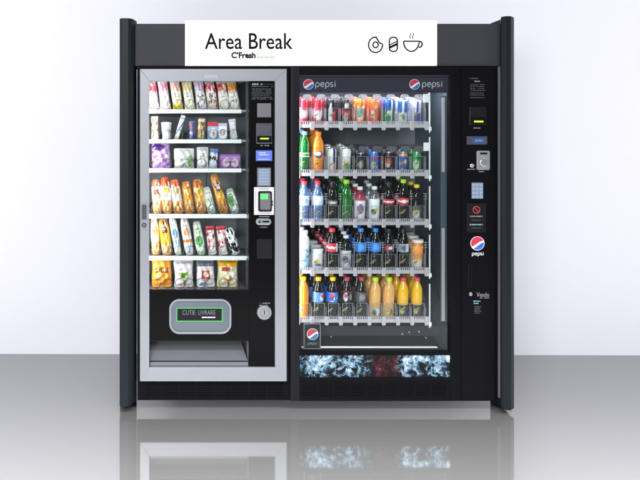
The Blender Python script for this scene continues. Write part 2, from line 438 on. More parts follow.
# right upright
yf = -0.075
zt, zb = Z(16, yf), Z(410.6, yf)
poly = [(X(499.0, 0.03), 0.13), (X(499.0, 0.03), .10), (X(499.0, 0.03), .06), (X(499.0, 0.03), 0.02), (X(500.6, -0.02), -0.025), (X(502.6, yf), yf + 0.018), (X(505.4, yf), yf), (X(511.0, yf), yf), (X(517.6, yf), yf + 0.035), (X(518.2, yf), 0.0), (X(518.2, yf), .06), (X(518.2, yf), .10), (X(518.2, yf), 0.13)]
def rb(x, y):
    if y > .08: return 0.0
    d = max(0, X(506, yf) - x); return zb + min(0.06, d * d * 55 + d * 0.3)
def rt(x, y):
    d = max(0, X(503, yf) - x); return zt - min(0.04, d * d * 60 + d * 0.4)
MB().plan(poly, rb, rt).build('side_panel', M['wing'], sur, bevel=0.003)
m = MB(); pbox(m, 499.2, 500.2, 66.5, 398, -0.027, -0.012); m.build('trim_strip', M['trim'], sur)
m = MB(); a = PX(131.0, 499.0, 24, 66.2, 0.0)
m.box(X(137, .03) - .01, X(499, .03) + .01, 0.002, 0.15, Z(66.0, 0.0), Z(23.6, 0.0))
m.build('header_panel', M['surround'], sur, bevel=0.003)

# ---------------------------------------------------------------- header sign
sg = thing('header_sign', 'white sign board with black lettering and three snack icons above the machines', 'sign', (X(311), -0.02, Z(65.6)))
ys = -0.024
m = MB(); pbox(m, 185.2, 437.2, 20.2, 65.6, ys, 0.0); m.build('sign_board', M['sign'], sg, bevel=0.002)
yl = ys - 0.0013
lettering('lettering', 'Area Break', 204.8, 292.8, 33.0, 49.2, yl, M['ink'], sg, weight=0.008)
lettering('brand_lettering', 'C\u2019Fresh', 231.3, 255.6, 52.0, 58.4, yl, M['ink'], sg, weight=0.042)
lettering('small_lettering', 'by', 227.4, 230.2, 51.8, 55.0, yl, M['green_ink'], sg)
scribble('tagline', 257, 276, [57.2], yl, M['green_ink'], sg, 5, h=1.0, gap=-.2)
P2 = lambda pts: [(X(a_, yl), Z(b_, yl)) for a_, b_ in pts]
w = 0.0072
circ = lambda cx, cz, rx, rz, a0, a1, n=26: [(cx + rx * math.cos(R(a0 + (a1 - a0) * i / n)), cz - rz * math.sin(R(a0 + (a1 - a0) * i / n))) for i in range(n + 1)]
m = MB()
body = circ(375.6, 44.8, 7.0, 7.7, 80, 365, 34)
bite = [(382.6, 43.6), (380.6, 43.4), (379.4, 42.5), (378.4, 41.2), (377.8, 39.8), (376.9, 38.6), (376.3, 37.3)]
m.stroke(P2(body), w, yl, ys); m.stroke(P2(bite[::-1]), w, yl - 0.0002, ys)
m.stroke(P2(circ(375.6, 44.8, 2.6, 2.9, 0, 345, 18)), w, yl, ys, closed=True)
m.build('donut_icon', M['ink'], sg)
m = MB()
m.stroke([(x, z) for x, z in rrect(X(389.4, yl), X(397.4, yl), Z(51.5, yl), Z(37.2, yl), 0.019)], w, yl, ys, closed=True)
m.stroke(P2([(389.6, 45.0), (397.2, 41.2)]), w * .8, yl - .0003, ys); m.stroke(P2([(389.6, 47.6), (397.2, 44.0)]), w * 1.7, yl - .0003, ys)
m.build('wafer_icon', M['ink'], sg)
m = MB()
cup = [(403.6, 41.2), (419.2, 41.2)] + [(411.4 + 7.8 * math.cos(R(t)), 41.2 + 10.2 * math.sin(R(t))) for t in range(8, 180, 12)]
m.stroke(P2(cup), w, yl, ys, closed=True)
m.stroke(P2(circ(419.3, 44.3, 2.9, 3.0, 95, -100, 16)), w, yl - .0003, ys)
for dx in (410.2, 413.0):
    m.stroke(P2([(dx + .7 * math.sin(t * 1.1), 33.0 + t * .9) for t in [i * .5 for i in range(13)]]), w * .55, yl, ys)
m.build('cup_icon', M['ink'], sg)

# ---------------------------------------------------------------- emblem and script word, used on the drinks machine
def emblem(px, py, rpx, y, parent, name='emblem'):
    cx, cz, r = X(px, y), Z(py, y), rpx * (DIST + y) / F
    MB().disc(cx, cz, r, y, y + 0.0020, 40).build(name, M['white_plastic'], parent)
    def cut(top):
        pts = []; n = 40
        for i in range(n + 1):
            t = -1 + 2 * i / n
            x = 0.93 * r * t
            lim = math.sqrt(max(0, (0.93 * r) ** 2 - x * x))
            wv = (0.10 * math.sin((t + 0.1) * PI * 0.9) + 0.42 * t) * r if top else (0.16 * math.sin((t - .1) * PI * 0.9) + 0.36 * t - 0.34) * r
            pts.append((x, wv, lim))
        if top: up = [(x, lim) for x, wv, lim in pts if wv < lim]; lo = [(x, max(wv, -lim)) for x, wv, lim in pts if wv < lim]
        else: up = [(x, min(wv, lim)) for x, wv, lim in pts if wv > -lim]; lo = [(x, -lim) for x, wv, lim in pts if wv > -lim]
        return [(cx + x, cz + z) for x, z in lo] + [(cx + x, cz + z) for x, z in up[::-1]]
    MB().prism(cut(True), y - 0.0008, y + 0.0005).build(name + '_red_field', M['red_print'], parent)
    MB().prism(cut(False), y - 0.0008, y + 0.0005).build(name + '_blue_field', M['blue_print'], parent)
def script_word(px0, px1, py_mid, y, parent, material, name='brand_lettering', wmul=1.0):
    """thin round lower-case letters p e p s i drawn as strokes"""
    m = MB(); W = (X(px1, y) - X(px0, y)); u = W / 5.15; x0 = X(px0, y); zc = Z(py_mid, y); lw = u * 0.17 * wmul; k = 0
    def S(pts, closed=False):
        nonlocal k
        m.stroke([(x0 + a_ * u, zc + b_ * u) for a_, b_ in pts], lw, y - k * 0.00006, y + 0.001, closed); k += 1
    arc = lambda cx, cz, rx, rz, a0, a1, n=20: [(cx + rx * math.cos(R(a0 + (a1 - a0) * i / n)), cz + rz * math.sin(R(a0 + (a1 - a0) * i / n))) for i in range(n + 1)]
    for ox in (0.0, 2.35):
        S(arc(ox + .52, 0, .42, .5, 0, 342, 22), True); S([(ox + .1, .1), (ox + .1, -1.0)])
    S(arc(1.72, 0, .42, .5, -52, -340, 22)); S([(1.32, .02), (2.12, .02)])
    S(arc(3.88, .25, .30, .24, 35, 260, 12) + arc(3.88, -.25, .30, .24, 90, -145, 12))
    S([(4.7, .48), (4.7, -.5)]); S([(4.7, .72), (4.7, .88)])
    return m.build(name, material, parent)

# ---------------------------------------------------------------- snack machine
sn = thing('snack_machine', 'snack vending machine with silver door frame and shelves of packets', 'vending machine', (X(213), 0.0, 0.0))
OX0, OX1 = X(138), X(288.2)
ZT, ZK = Z(66.3), Z(381)                       # top, top of the kick grille
m = MB()
m.box(OX0, OX0 + .03, .034, .54, .235, ZT); m.box(OX1 - .03, OX1, .034, .54, .235, ZT)
m.box(OX0 + .03, OX1 - .03, .50, .54, .265, ZT); m.box(OX0 + .03, OX1 - .03, .034, .50, ZT - .03, ZT); m.box(OX0 + .03, OX1 - .03, .17, .50, .265, .272); m.box(OX0 + .03, OX1 - .03, .034, .17, .222, .23)
m.build('cabinet', M['black'], sn)
def q4(a): return [(a[0], a[2]), (a[1], a[2]), (a[1], a[3]), (a[0], a[3])]
MB().ring(q4(PX(137.2, 288.6, 66.3, 381.2)), q4(PX(139.8, 286.2, 69.2, 380.6)), -0.006, 0.034).build('door_edge', M['black'], sn, bevel=0.002)
# silver door frame, four mitred bars
fr = MB(); o = PX(139.9, 286.1, 69.3, 380.5); i_ = PX(149.3, 274.6, 81.2, 366.6)
O, I = q4(o), q4(i_)
for k in range(4):
    j = (k + 1) % 4
    fr.prism([O[k], O[j], I[j], I[k]], -0.016, 0.03)
frame = fr.build('door_frame', M['silver'], sn, bevel=0.0014)
scribble('frame_lettering', 204.6, 217.6, [76.4], -0.0166, mat('embossed_grey', '#9a9ca4', .4), frame, 4, h=3.4, gap=-.2)
# black front panels
def pb(x0, x1, p0, p1, y0, y1, mb): return pbox(mb, x0, x1, p0, p1, y0, y1)
m = MB(); pbox(m, 249.0, 274.7, 81.1, 366.7, 0.0, 0.03); pbox(m, 149.2, 248.97, 289.5, 341.0, 0.0, 0.03)
panel = m.build('front_panel', M['black_gloss'], sn, bevel=0.0015)
m = MB(); pbox(m, 149.4, 248.9, 81.3, 289.4, 0.006, 0.010); m.build('glass_pane', M['glass'], sn)
# liner
lx0, lx1, lz0, lz1 = X(143), X(250), Z(293), Z(77)
m = MB()
m.box(lx0, lx0 + .006, .04, .50, lz0, lz1); m.box(lx0 + .006, lx1 - .006, .492, .50, lz0, lz1); m.box(lx0 + .006, lx1 - .006, .04, .492, lz1 - .006, lz1); m.box(lx0 + .006, lx1 - .006, .04, .492, lz0, lz0 + .006)
m.box(X(205, .48), X(206.2, .48), .48, .491, lz0 + .007, lz1 - .007)
m.build('interior_liner', M['liner_snack'], sn)
MB().box(lx1 - .006, lx1, .034, .50, lz0, lz1).build('liner_side', M['liner_side'], sn)
m = MB()
for k in range(26):
    zz = lz0 + .03 + k * .043
    m.box(lx1 - .0095, lx1 - .0062, .05, .058, zz, zz + .02)
m.box(lx1 - .0098, lx1 - .0062, .075, .083, lz0 + .01, lz1 - .01)
m.build('shelf_track', M['dim_plastic'], sn)
# delivery recess
rx0, rx1, rz0, rz1 = PX(149.5, 248.6, 341.2, 366.4)
m = MB(); m.box(rx0 - .01, rx0, .031, .17, rz0, rz1); m.box(rx1, rx1 + .01, .031, .17, rz0, rz1); m.box(rx0, rx1, .031, .17, rz1, rz1 + .01); m.box(rx0, rx1, .031, .17, rz0 - .01, rz0)
m.box(rx0, rx1, .165, .1695, rz0, rz1)
tray = m.build('delivery_tray', mat('grey_tray_plastic', '#6c6d72', .35, vary=.08), sn)
m = MB(); zl = Z(361.2)
m.add([(rx0 + .004, .010, zl), (rx1 - .004, .010, zl), (rx1 - .03, .16, rz1 - .004), (rx0 + .004, .16, rz1 - .004), (rx0 + .004, .014, zl), (rx1 - .004, .014, zl), (rx1 - .03, .164, rz1 - .004), (rx0 + .004, .164, rz1 - .004)],
      [(0, 1, 2, 3), (7, 6, 5, 4), (0, 4, 5, 1), (1, 5, 6, 2), (2, 6, 7, 3), (3, 7, 4, 0)])
m.build('flap_door', mat('smoked_flap_plastic', '#62656a', 0.16, spec=0.6, vary=0.12, vscale=5), tray)
m = MB(); pbox(m, 150, 248.3, 362.2, 366.2, 0.004, 0.02); m.build('tray_lip', M['grey_plastic'], tray, bevel=.002)
# delivery label plate
a = PX(169.2, 231.2, 298.8, 333.8)
OUT = rrect(a[0], a[1], a[2], a[3], .055, 9)
IN = rrect(a[0] + .011, a[1] - .011, a[2] + .011, a[3] - .011, .045, 9)
plate = MB().prism(IN, -0.003, 0.002).build('delivery_plate', mat('grey_green_plate', '#525c66', .4, vary=.06), sn)
MB().ring(OUT, IN, -0.012, 0.001).build('plate_rim', M['silver'], plate, bevel=0.003, smooth=True)
m = MB(); pbox(m, 176.3, 222.8, 307.6, 321.6, -0.005, -0.0028); m.build('label_border', M['green_edge'], plate)
m = MB(); pbox(m, 177.3, 221.8, 308.7, 320.6, -0.0065, -0.0045); m.build('label_field', M['dark_plastic'], plate)
lettering('lettering', 'CUTIE  LIVRARE', 182.6, 215.4, 310.2, 314.8, -0.0078, M['text_grey'], plate, weight=-0.012)
scribble('small_lettering', 202, 215.2, [317.4], -0.0078, M['text_white'], plate, 6, h=1.2, gap=-.2)
# kick grille
m = MB(); pbox(m, 137.4, 289.2, 381.4, 400.2, 0.012, 0.03)
for c in range(8):
    x = 145 + c * 17.6
    for r_ in range(6):
        y_ = 383.3 + r_ * 2.55
        pbox(m, x, x + 15.6, y_, y_ + 1.25, 0.0075, 0.0118)
m.build('kick_grille', M['black'], sn)
# control column
cp = panel
nt_ = scribble('notice', 251.5, 273, [86.5, 89, 91, 93, 95, 97.2, 99], -0.0012, M['text_dim'], sn, 3, h=0.8)
scribble('notice_heading', 252, 258.5, [84.2], -0.0014, M['text_grey'], sn, 8, h=1.8, gap=-.2)
scribble('notice_subheading', 260.5, 273, [84.2], -0.0012, M['text_grey'], sn, 9, h=1.3)
m = MB(); pbox(m, 257.2, 271.2, 103.2, 117.2, -0.004, 0.001); m.build('sensor_plate', M['grey_plastic'], sn, bevel=.0015)
m = MB(); pbox(m, 256.2, 272.2, 123, 144, -0.006, 0.001); bv = m.build('bill_validator', M['dim_plastic'], sn, bevel=.003)
m = MB(); pbox(m, 257.4, 271.2, 125, 134.5, -0.0085, -0.0055); m.build('validator_face', M['dim_plastic'], bv, bevel=.002)
m = MB(); pbox(m, 257, 271.6, 136.0, 142.4, -0.011, -0.0055); m.build('bill_mouth', M['gap'], bv, bevel=.003)
m = MB(); pbox(m, 260.2, 268.8, 137.8, 139.4, -0.0125, -0.0105); m.build('indicator_lamp', M['lamp_green'], bv)
scribble('validator_marks', 260.5, 269, [145.6], -0.0012, M['text_grey'], sn, 12, h=0.9)
m = MB(); pbox(m, 256, 272.2, 150.4, 160.8, -0.003, 0.001); dp = m.build('display', M['lcd_blue'], sn, bevel=.001)
scribble('display_text', 258.5, 270.5, [152.8, 154.8], -0.0042, M['lcd_text'], dp, 21, h=1.1); scribble('display_text', 258, 270.5, [159.2], -0.0042, M['lcd_text'], dp, 22, h=.8)
m = MB(); pbox(m, 257.2, 271, 167.6, 186.4, -0.004, 0.001); kp = m.build('keypad', M['grey_plastic'], sn, bevel=.0015)
m = MB(); pbox(m, 258.6, 269.6, 169, 185, -0.0055, -0.0035); m.build('key_membrane', M['pale_blue'], kp)
m = MB()
for r_ in range(5):
    for c in range(3): pbox(m, 259.4 + c * 3.4, 261.9 + c * 3.4, 170 + r_ * 3, 171.9 + r_ * 3, -0.0068, -0.0053)
m.build('key', M['blue_grey'], kp)
m = MB(); pbox(m, 254.2, 274.0, 187.2, 214.8, -0.006, 0.001); pl = m.build('terminal_plate', M['white_plastic'], sn, bevel=.001)
scribble('plate_print', 257, 272, [188.8, 213.2], -0.0068, M['text_grey'], pl, 31, h=.8)
m = MB()
for k in range(7): pbox(m, 255.2, 256.0, 192 + k * 2.4, 193.4 + k * 2.4, -0.0068, -0.0055)
m.build('plate_marks', M['text_grey'], pl)
a = PX(257.6, 271.0, 191, 211.4)
tm = MB().prism(rrect(a[0], a[1], a[2], a[3], .009), -0.028, -0.006).build('card_reader', M['dark_plastic'], sn, bevel=.002)
a = PX(259.2, 269.4, 192.6, 209.4)
MB().prism(rrect(a[0], a[1], a[2], a[3], .006), -0.031, -0.0275).build('reader_face', M['grey_plastic'], tm)
m = MB(); pbox(m, 260.4, 268.2, 193.8, 199.4, -0.0335, -0.0305); m.build('reader_screen', M['lcd_green'], tm)
m = MB(); pbox(m, 271.1, 272.8, 200.6, 202.4, -0.022, -0.010); pbox(m, 271.1, 272.8, 203.8, 205.6, -0.022, -0.010); m.build('reader_button', M['gap'], tm)
a = PX(255.8, 271.2, 218.2, 225.0)
cs = MB().prism(rrect(a[0], a[1], a[2], a[3], .0175), -0.007, 0.001).build('coin_slot', M['steel'], sn, bevel=.003, smooth=True)
m = MB(); pbox(m, 262.6, 269.2, 220.8, 222.5, -0.0085, -0.006); m.build('slot_mouth', M['gap'], cs)
m = MB(); m.disc(X(259.4), Z(221.6), .008, -0.010, -0.006, 18); m.build('return_button', M['dim_plastic'], cs)
scribble('slot_marks', 258.5, 269.5, [216.6, 227.2], -0.0012, M['text_grey'], sn, 14, h=.8)
m = MB(); pbox(m, 257, 272.2, 239, 258.4, -0.003, 0.001); m.build('coin_return_plate', M['dark_plastic'], sn, bevel=.0015)
m = MB(); m.lathe([(.040, 0), (.040, .006), (.036, .012), (.026, .013), (.023, .006), (.0, .006)], 36)
lk = MB()
lk.add([(X(264.2) + x, -z, Z(312.4) + y) for x, y, z in m.v], m.f)
lk = lk.build('door_lock', M['silver'], sn, smooth=True)
m = MB(); m.disc(X(264.4), Z(312.6), .012, -0.011, -0.005, 20); m.build('lock_barrel', M['steel'], lk)
m = MB(); pbox(m, 264.0, 264.9, 310.8, 314.6, -0.0125, -0.0105); m.build('key_slit', M['gap'], lk)
scribble('lock_marks', 259, 270, [303.2, 305.4], -0.0012, M['text_grey'], sn, 15, h=.9)
# latch and lock on the silver frame
a = PX(140.6, 147.6, 203.2, 220.8)
hd = MB().ring(rrect(a[0], a[1], a[2], a[3], .004), rrect(a[0] + .006, a[1] - .006, a[2] + .007, a[3] - .007, .003), -0.021, -0.012).build('door_latch', M['silver'], sn, bevel=.0015)
m = MB(); pbox(m, 141.9, 146.4, 204.8, 219.4, -0.0175, -0.0155); m.build('latch_recess', M['dim_plastic'], hd)
m = MB(); m.disc(X(144.0), Z(225.0), .0135, -0.021, -0.012, 22); kl = m.build('key_lock', M['dim_plastic'], sn, bevel=.002)
m = MB(); m.disc(X(144.0), Z(225.0), .007, -0.0225, -0.0205, 16); m.build('lock_barrel', M['grey_plastic'], kl)

# shelves with spring coils
SN = [(109.6, 113.2), (139.6, 143.2), (168.6, 172.4), (214.2, 218.2), (256.2, 260.2), (289.0, 292.5)]
COILX = [[154.5, 166, 178.5, 190.5, 202.5, 213.5, 225, 235], [154.5, 167, 178, 192, 201, 213, 223, 234], [155.5, 167, 179, 189.5, 201.5, 213, 225, 235], [156, 167, 179.5, 190.5, 202, 213, 225, 236],
         [156, 167.5, 179, 190, 201.5, 213, 224.5, 235], [156, 167.5, 180, 189, 201, 211.5, 224, 233]]
YR = 0.07
def coil(cx, z, y0, turns=5, r=.0265, pitch=.078):
    pts = []
    n = 20
    for i in range(turns * n + 1):
        t = i / n; yy = y0 + (t * .012 if t < 1 else .012 + (t - 1) * pitch)
        pts.append((cx + r * math.sin(2 * PI * t), yy, z + r * math.cos(2 * PI * t + PI)))
    return pts
SHELFZ = []
for k, (p0, p1) in enumerate(SN):
    z1, z0 = Z(p0, YR), Z(p1, YR); SHELFZ.append(z1)
    sh = MB().box(X(146, YR), X(247.5, YR), YR + .0065, .485, z1 - .012, z1 - .001).build('shelf', M['tray'], sn)
    MB().box(X(146, YR), X(241.5 if k < 3 else 247.5, YR), YR, YR + .006, z0, z1 + .001).build('price_rail', M['rail'] if k < 5 else M['dark_plastic'], sh, bevel=.0012)
    for cx in COILX[k]:
        MB().tube(coil(X(cx, .085), z1 + .0285, .077), .0015, 5).build('spring_coil', M['wire'], sh, smooth='all')

# ---------------------------------------------------------------- packets in the snack machine
def pillow(w_, h, t, paint, nu=30, nv=60, crimp=0.06, wob=0.03, seed=1, pinch=0.0, rnd_=0.0):
    """sealed film packet: flat crimped ends, swollen middle, front and back skins"""
    r = random.Random(seed); ph = [r.uniform(0, 6) for _ in range(6)]
    mb = MB(); vs = []; cols = []
    for side in (-1, 1):
        for j in range(nv + 1):
            v = j / nv
            if v < crimp or v > 1 - crimp: sw = 0.03
            else:
                q = (v - crimp) / (1 - 2 * crimp); sw = 0.03 + 0.97 * (1 - abs(2 * q - 1) ** 3.2) ** 0.7
            for i in range(nu + 1):
                u = i / nu; a = 2 * u - 1
                prof = max(0.0, 1 - abs(a) ** 2.4) ** 0.6
                wr = 1 + 0.24 * math.sin(9 * v + 5 * a + ph[0]) * math.sin(4 * a + ph[1]) + 0.13 * math.sin(23 * v + ph[2] - 6 * a)
                th = side * t / 2 * sw * prof * wr
                ww = w_ / 2 * (1 - 0.10 * sw + 0.03 * math.sin(7 * v + ph[3])) * (1 - pinch * max(0, 2 * v - 1) ** 2) * (1 - rnd_ * abs(2 * v - 1) ** 7)
                zz = v * h + (0.004 * math.sin(i * 2.2) if v in (0.0, 1.0) else 0) + wob * h * 0.3 * a * math.sin(PI * v + ph[4]) * .3
                vs.append((a * ww, th, zz)); cols.append(paint(u, v) if side < 0 else paint(1 - u, v))
    N = (nu + 1) * (nv + 1); fs = []
    for s_ in (0, 1):
        for j in range(nv):
            for i in range(nu):
                q = s_ * N + j * (nu + 1) + i
                f = (q, q + 1, q + nu + 2, q + nu + 1); fs.append(f if s_ == 0 else f[::-1])
    for j in range(nv):
        q = j * (nu + 1); fs += [(q, q + nu + 1, N + q + nu + 1, N + q), (q + nu, N + q + nu, N + q + 2 * nu + 1, q + 2 * nu + 1)]
    mb.add(vs, fs, cols); return mb
def cup(rb, rtp, h, paint):
    prof = [(0.001, 0), (rb, 0.0)] + [(rb + (rtp - rb) * i / 10, h * .94 * i / 10) for i in range(11)] + [(rtp * 1.08, h * .95), (rtp * 1.08, h), (rtp * .9, h), (0.001, h * .985)]
    return MB().lathe(prof, 28, paint, zmin=0, zmax=h, caps=False)
def carton(w_, h, t, paint):
    mb = MB(); n = 12; vs = []; cols = []
    path = [(-w_ / 2 + w_ * i / n, -t / 2, i / n) for i in range(n + 1)] + [(w_ / 2, t / 2, .9), (-w_ / 2, t / 2, .1)]
    nv = 14
    for j in range(nv + 1):
        for x, y, u in path: vs.append((x, y, h * j / nv)); cols.append(paint(u, j / nv))
    k = len(path); fs = []
    for j in range(nv):
        for i in range(k): fs.append((j * k + i, j * k + (i + 1) % k, (j + 1) * k + (i + 1) % k, (j + 1) * k + i))
    fs += [tuple(range(k - 1, -1, -1)), tuple(range(nv * k, (nv + 1) * k))]
    mb.add(vs, fs, cols); return mb
GS = {0: 'packets on the top snack shelf', 1: 'packets on the second snack shelf', 2: 'packets on the third snack shelf', 3: 'rolls on the fourth snack shelf', 4: 'rolls on the fifth snack shelf', 5: 'bags on the bottom snack shelf'}
YI = 0.124
U = (DIST + YI) / F
def snack(row, pxl, pxr, ptop, pbot, lean, shape, paint, name, label, cat, thick=None, back=4, seed=None):
    seed = seed or int(pxl * 10 + row)
    w_ = (pxr - pxl) * U; h = (pbot - ptop) * U / max(.8, math.cos(R(lean)))
    t = thick or min(.055, w_ * .62)
    if shape == 'pillow': mb = pillow(w_, h, t, paint, seed=seed, pinch=.10 if row == 0 else 0, rnd_=.12)
    elif shape == 'roll': mb = pillow(w_ * 1.06, h, t * 1.15, paint, seed=seed, crimp=.03, pinch=.16, rnd_=.42)
    elif shape == 'cup': mb = cup(w_ * .36, w_ * .46, h, paint)
    else: mb = carton(w_, h, t, paint)
    o_ = mb.build(name, M['film'] if shape != 'carton' else M['print'], None, smooth=('all' if shape in ('pillow', 'roll') else True), local=True)
    o_.location = (X((pxl + pxr) / 2 + .5 * (pbot - ptop) * math.tan(R(-lean)) * 0.0, YI), YI + (0 if t < .05 else .004), SHELFZ[row] + .002)
    o_.rotation_euler = (R(-back), R(lean), R(rnd.uniform(-6, 6)))
    return tag(o_, label, cat, GS[row])
W = '#f4f0ec'
TAN = ['#d99a55', '#e6b070', '#c98040', '#efc896']
# top shelf: eight puffy croissant packs, white with a coloured head
TEXT[:] = [(3, .40, .56, ['#5c4a4a', '#a04a50', '#6a6a78'])]
top = [('#e8506a', '#f7dfe0', 'deep pink head and cream belly', []), ('#eb86b0', '#f8e8ec', 'candy pink head, narrow white belly', []), ('#f0b8a0', '#f6ecc0', 'peach head and yellow foot', [('b', 0, .2, '#ecd860')]),
       ('#f0d890', '#f7f2d8', 'pale yellow head and ivory belly', []), ('#c8a8d0', '#f0e8ec', 'lilac head and brown chip print', [('n', 14, .15, .9, .1, .5, .05, ['#6b3a34', '#4d2a2a'])]),
       ('#e23048', '#f5e4d8', 'bright red head and dark cocoa print', [('n', 16, .1, .9, .1, .55, .06, ['#5a241e', '#7d2f2a', '#d03040'])]), ('#ee7a48', '#f8efe6', 'orange red head and white belly', [('e', .3, .8, .22, .06, '#d63c34')]),
       ('#f09a3c', '#f5f0ea', 'warm orange head, last on its shelf', [('n', 8, .2, .9, .15, .5, .05, ['#c8b8b0', '#8d6a58'])])]
cx = [154.8, 166.2, 178.6, 190.4, 202.4, 213.4, 225.0, 235.4]
for k, (hc, bc, txt, extra) in enumerate(top):
    ops = [('w', .60, .06, 7 + k, hc), ('b', .88, 1, '#f4e6e4'), ('e', .5, .5, .28, .13, '#f6eef0'), ('n', 10, .1, .9, .55, .86, .07, [W, '#e9c8c8', hc])] + extra + [('b', 0, .035, hc)]
    snack(0, cx[k] - 5.6, cx[k] + 5.4, 79.5, 109.8, -8, 'pillow', painter(bc, ops, k), 'croissant_pack', 'puffy croissant pack with ' + txt, 'snack pack', thick=.045)
# second shelf
snack(1, 151.2, 158.6, 116.5, 139.8, -1, 'pillow', painter('#e2cdb0', [('n', 18, 0, 1, .1, .9, .1, ['#a87c56', '#f0e2cc', '#6b4a3c'])], 2), 'snack_bar', 'beige brown bar standing at the left end of its shelf', 'snack bar', thick=.02)
snack(1, 161.0, 172.0, 123, 139.8, 0, 'cup', painter('#f2f2f6', [('e', .5, .5, .12, .2, '#cfd6ee'), ('b', .8, .86, '#c9cede')], 3), 'dessert_cup', 'small white dessert cup with pale blue badge', 'dessert cup')
snack(1, 173.5, 178.5, 115.6, 139.8, 17, 'pillow', painter('#f0f2f6', [('d', .5, .45, .6, .1, '#5d82c0'), ('b', .84, .92, '#a8b8d8'), ('b', .02, .16, '#d8cfa8')], 4), 'snack_bar', 'slim white bar tipped over to the right', 'snack bar', thick=.014)
snack(1, 189.2, 194.8, 121.5, 139.8, 0, 'pillow', painter('#7f84b4', [('b', .3, .42, '#e8e8f4'), ('b', .62, .8, '#c05a64'), ('r', .6, .9, 0, 1, '#3d4a86')], 5), 'snack_bar', 'thin blue and red striped wafer bar', 'snack bar', thick=.018)
snack(1, 197.0, 204.6, 118.6, 139.8, 3, 'pillow', painter('#c9a878', [('n', 12, 0, 1, .1, .9, .1, ['#7a5638', '#e8d4b0', '#503424']), ('b', .85, .95, '#efe4cc')], 6), 'snack_bar', 'brown nut bar with a cream top, beside striped wafer', 'snack bar', thick=.022)
snack(1, 207.6, 217.8, 122.6, 139.8, 0, 'carton', painter('#a9c6e6', [('b', .78, 1, '#d83a44'), ('e', .5, .38, .3, .28, '#f2f4f8'), ('e', .55, .34, .14, .14, '#e8805a')], 7), 'biscuit_box', 'light blue biscuit pack with a red top', 'biscuit pack', thick=.03)
snack(1, 218.4, 226.8, 123.6, 139.8, 0, 'carton', painter('#ece8f0', [('b', .82, 1, '#b8b0cc'), ('e', .5, .42, .3, .2, '#7a6aa8'), ('e', .5, .42, .15, .1, '#f0e8c8')], 8), 'biscuit_box', 'white biscuit pack with a violet badge', 'biscuit pack', thick=.028)
snack(1, 230.4, 237.8, 119.4, 139.8, -6, 'pillow', painter('#f2f0f2', [('b', .86, .94, '#d8d8e0'), ('n', 6, .2, .8, .2, .6, .09, ['#b0a8b8', '#dcd4dc'])], 9), 'snack_bar', 'plain white bar leaning at the right end of its shelf', 'snack bar', thick=.02)
# third shelf
snack(2, 151.6, 171.4, 144.4, 168.8, -2, 'pillow', painter('#b48cc8', [('e', .35, .86, .34, .15, '#43206a'), ('n', 16, 0, 1, .05, .7, .09, ['#8a5cae', '#d8c0e0', '#e8dcec', '#7446a0'])], 10), 'snack_bag', 'purple bag with a dark violet corner', 'snack bag')
snack(2, 173.4, 195.4, 149.0, 168.8, 0, 'pillow', painter('#f2f3ec', [('e', .78, .35, .14, .3, '#8fb07c'), ('n', 8, .1, .6, .2, .7, .05, ['#d8dccc', '#b8c4a8'])], 11), 'snack_bag', 'wide white bag with a green leaf print', 'snack bag')
snack(2, 196.4, 209.0, 147.8, 168.8, 0, 'pillow', painter('#f1efee', [('e', .45, .6, .25, .12, '#cfc4c0'), ('b', .88, .93, '#d4d0cc')], 12), 'snack_bag', 'white cream bag beside the blue and black pouch', 'snack bag')
snack(2, 208.6, 217.4, 149.2, 168.4, 4, 'pillow', painter('#e4eaf4', [('w', .78, .05, 8, '#6e90cc'), ('n', 12, 0, 1, .1, .7, .11, ['#24242c', '#1a1a22', '#f2f2f6'])], 13), 'snack_pouch', 'pouch with blue head and black spots on white', 'snack pouch', thick=.03)
snack(2, 219.8, 239.6, 155.0, 168.8, 0, 'carton', painter('#b77fc2', [('e', .28, .42, .18, .34, '#ead8ee'), ('e', .72, .42, .18, .34, '#ead8ee'), ('e', .28, .42, .09, .16, '#c88aa8'), ('e', .72, .42, .09, .16, '#c88aa8'), ('b', .9, 1, '#8a50a0')], 14), 'biscuit_box', 'low purple pink box with two round windows', 'biscuit box', thick=.05)
# fourth and fifth shelf: filled rolls in clear ended film
def roll_paint(mid, head, badge, seed, bun=.36, extra=()):
    return painter(mid, [('b', 0, bun, '#d9a066'), ('n', 12, .1, .9, .02, bun - .03, .10, TAN), ('b', .8, 1, head), ('n', 8, .1, .9, .5, .95, .08, [head, badge, W])] + [('e', .5, .66, .3, .11, badge)] + list(extra), seed)
TEXT[:] = [(2, .70, .80, ['#fff8f0', '#6a3428']), (2, .44, .54, ['#7a5a48', '#8a3a34'])]
r4 = [(151.6, 161.2, 181, -4, '#dfe4c8', '#a8643c', '#7e3a34', 'sage green label and brown head'), (161.4, 171.6, 178.5, -5, '#f4efe8', '#d8452c', '#f0b41e', 'white label, red head and yellow sun'),
      (172.6, 183.2, 181, -9, '#e8eef2', '#dc6a34', '#e88a44', 'sky white belly band and orange head'), (183.6, 193.6, 183, -8, '#e89a3c', '#e0842c', '#f0b860', 'plain amber orange wrapping'),
      (195.2, 206.2, 181, -9, '#eab060', '#d8683c', '#c8b03c', 'coral head over golden yellow label')]
for k, (a0, a1, pt, ln, mid, head, badge, txt) in enumerate(r4):
    snack(3, a0 + 1.2, a1 + 1.6, pt, 214.4, ln, 'roll', roll_paint(mid, head, badge, 40 + k), 'filled_roll', 'long filled roll with ' + txt, 'filled roll', thick=.046)
snack(3, 207.4, 216.6, 188.6, 214.4, -13, 'roll', painter('#e4ebe4', [('b', 0, .2, '#cdd8cf'), ('n', 8, .2, .8, .3, .9, .09, ['#b8c8ba', '#f4f6f2', '#8fa894'])], 46), 'wrapped_roll', 'short pale grey green wrap beside the tall brown roll', 'wrap', thick=.046)
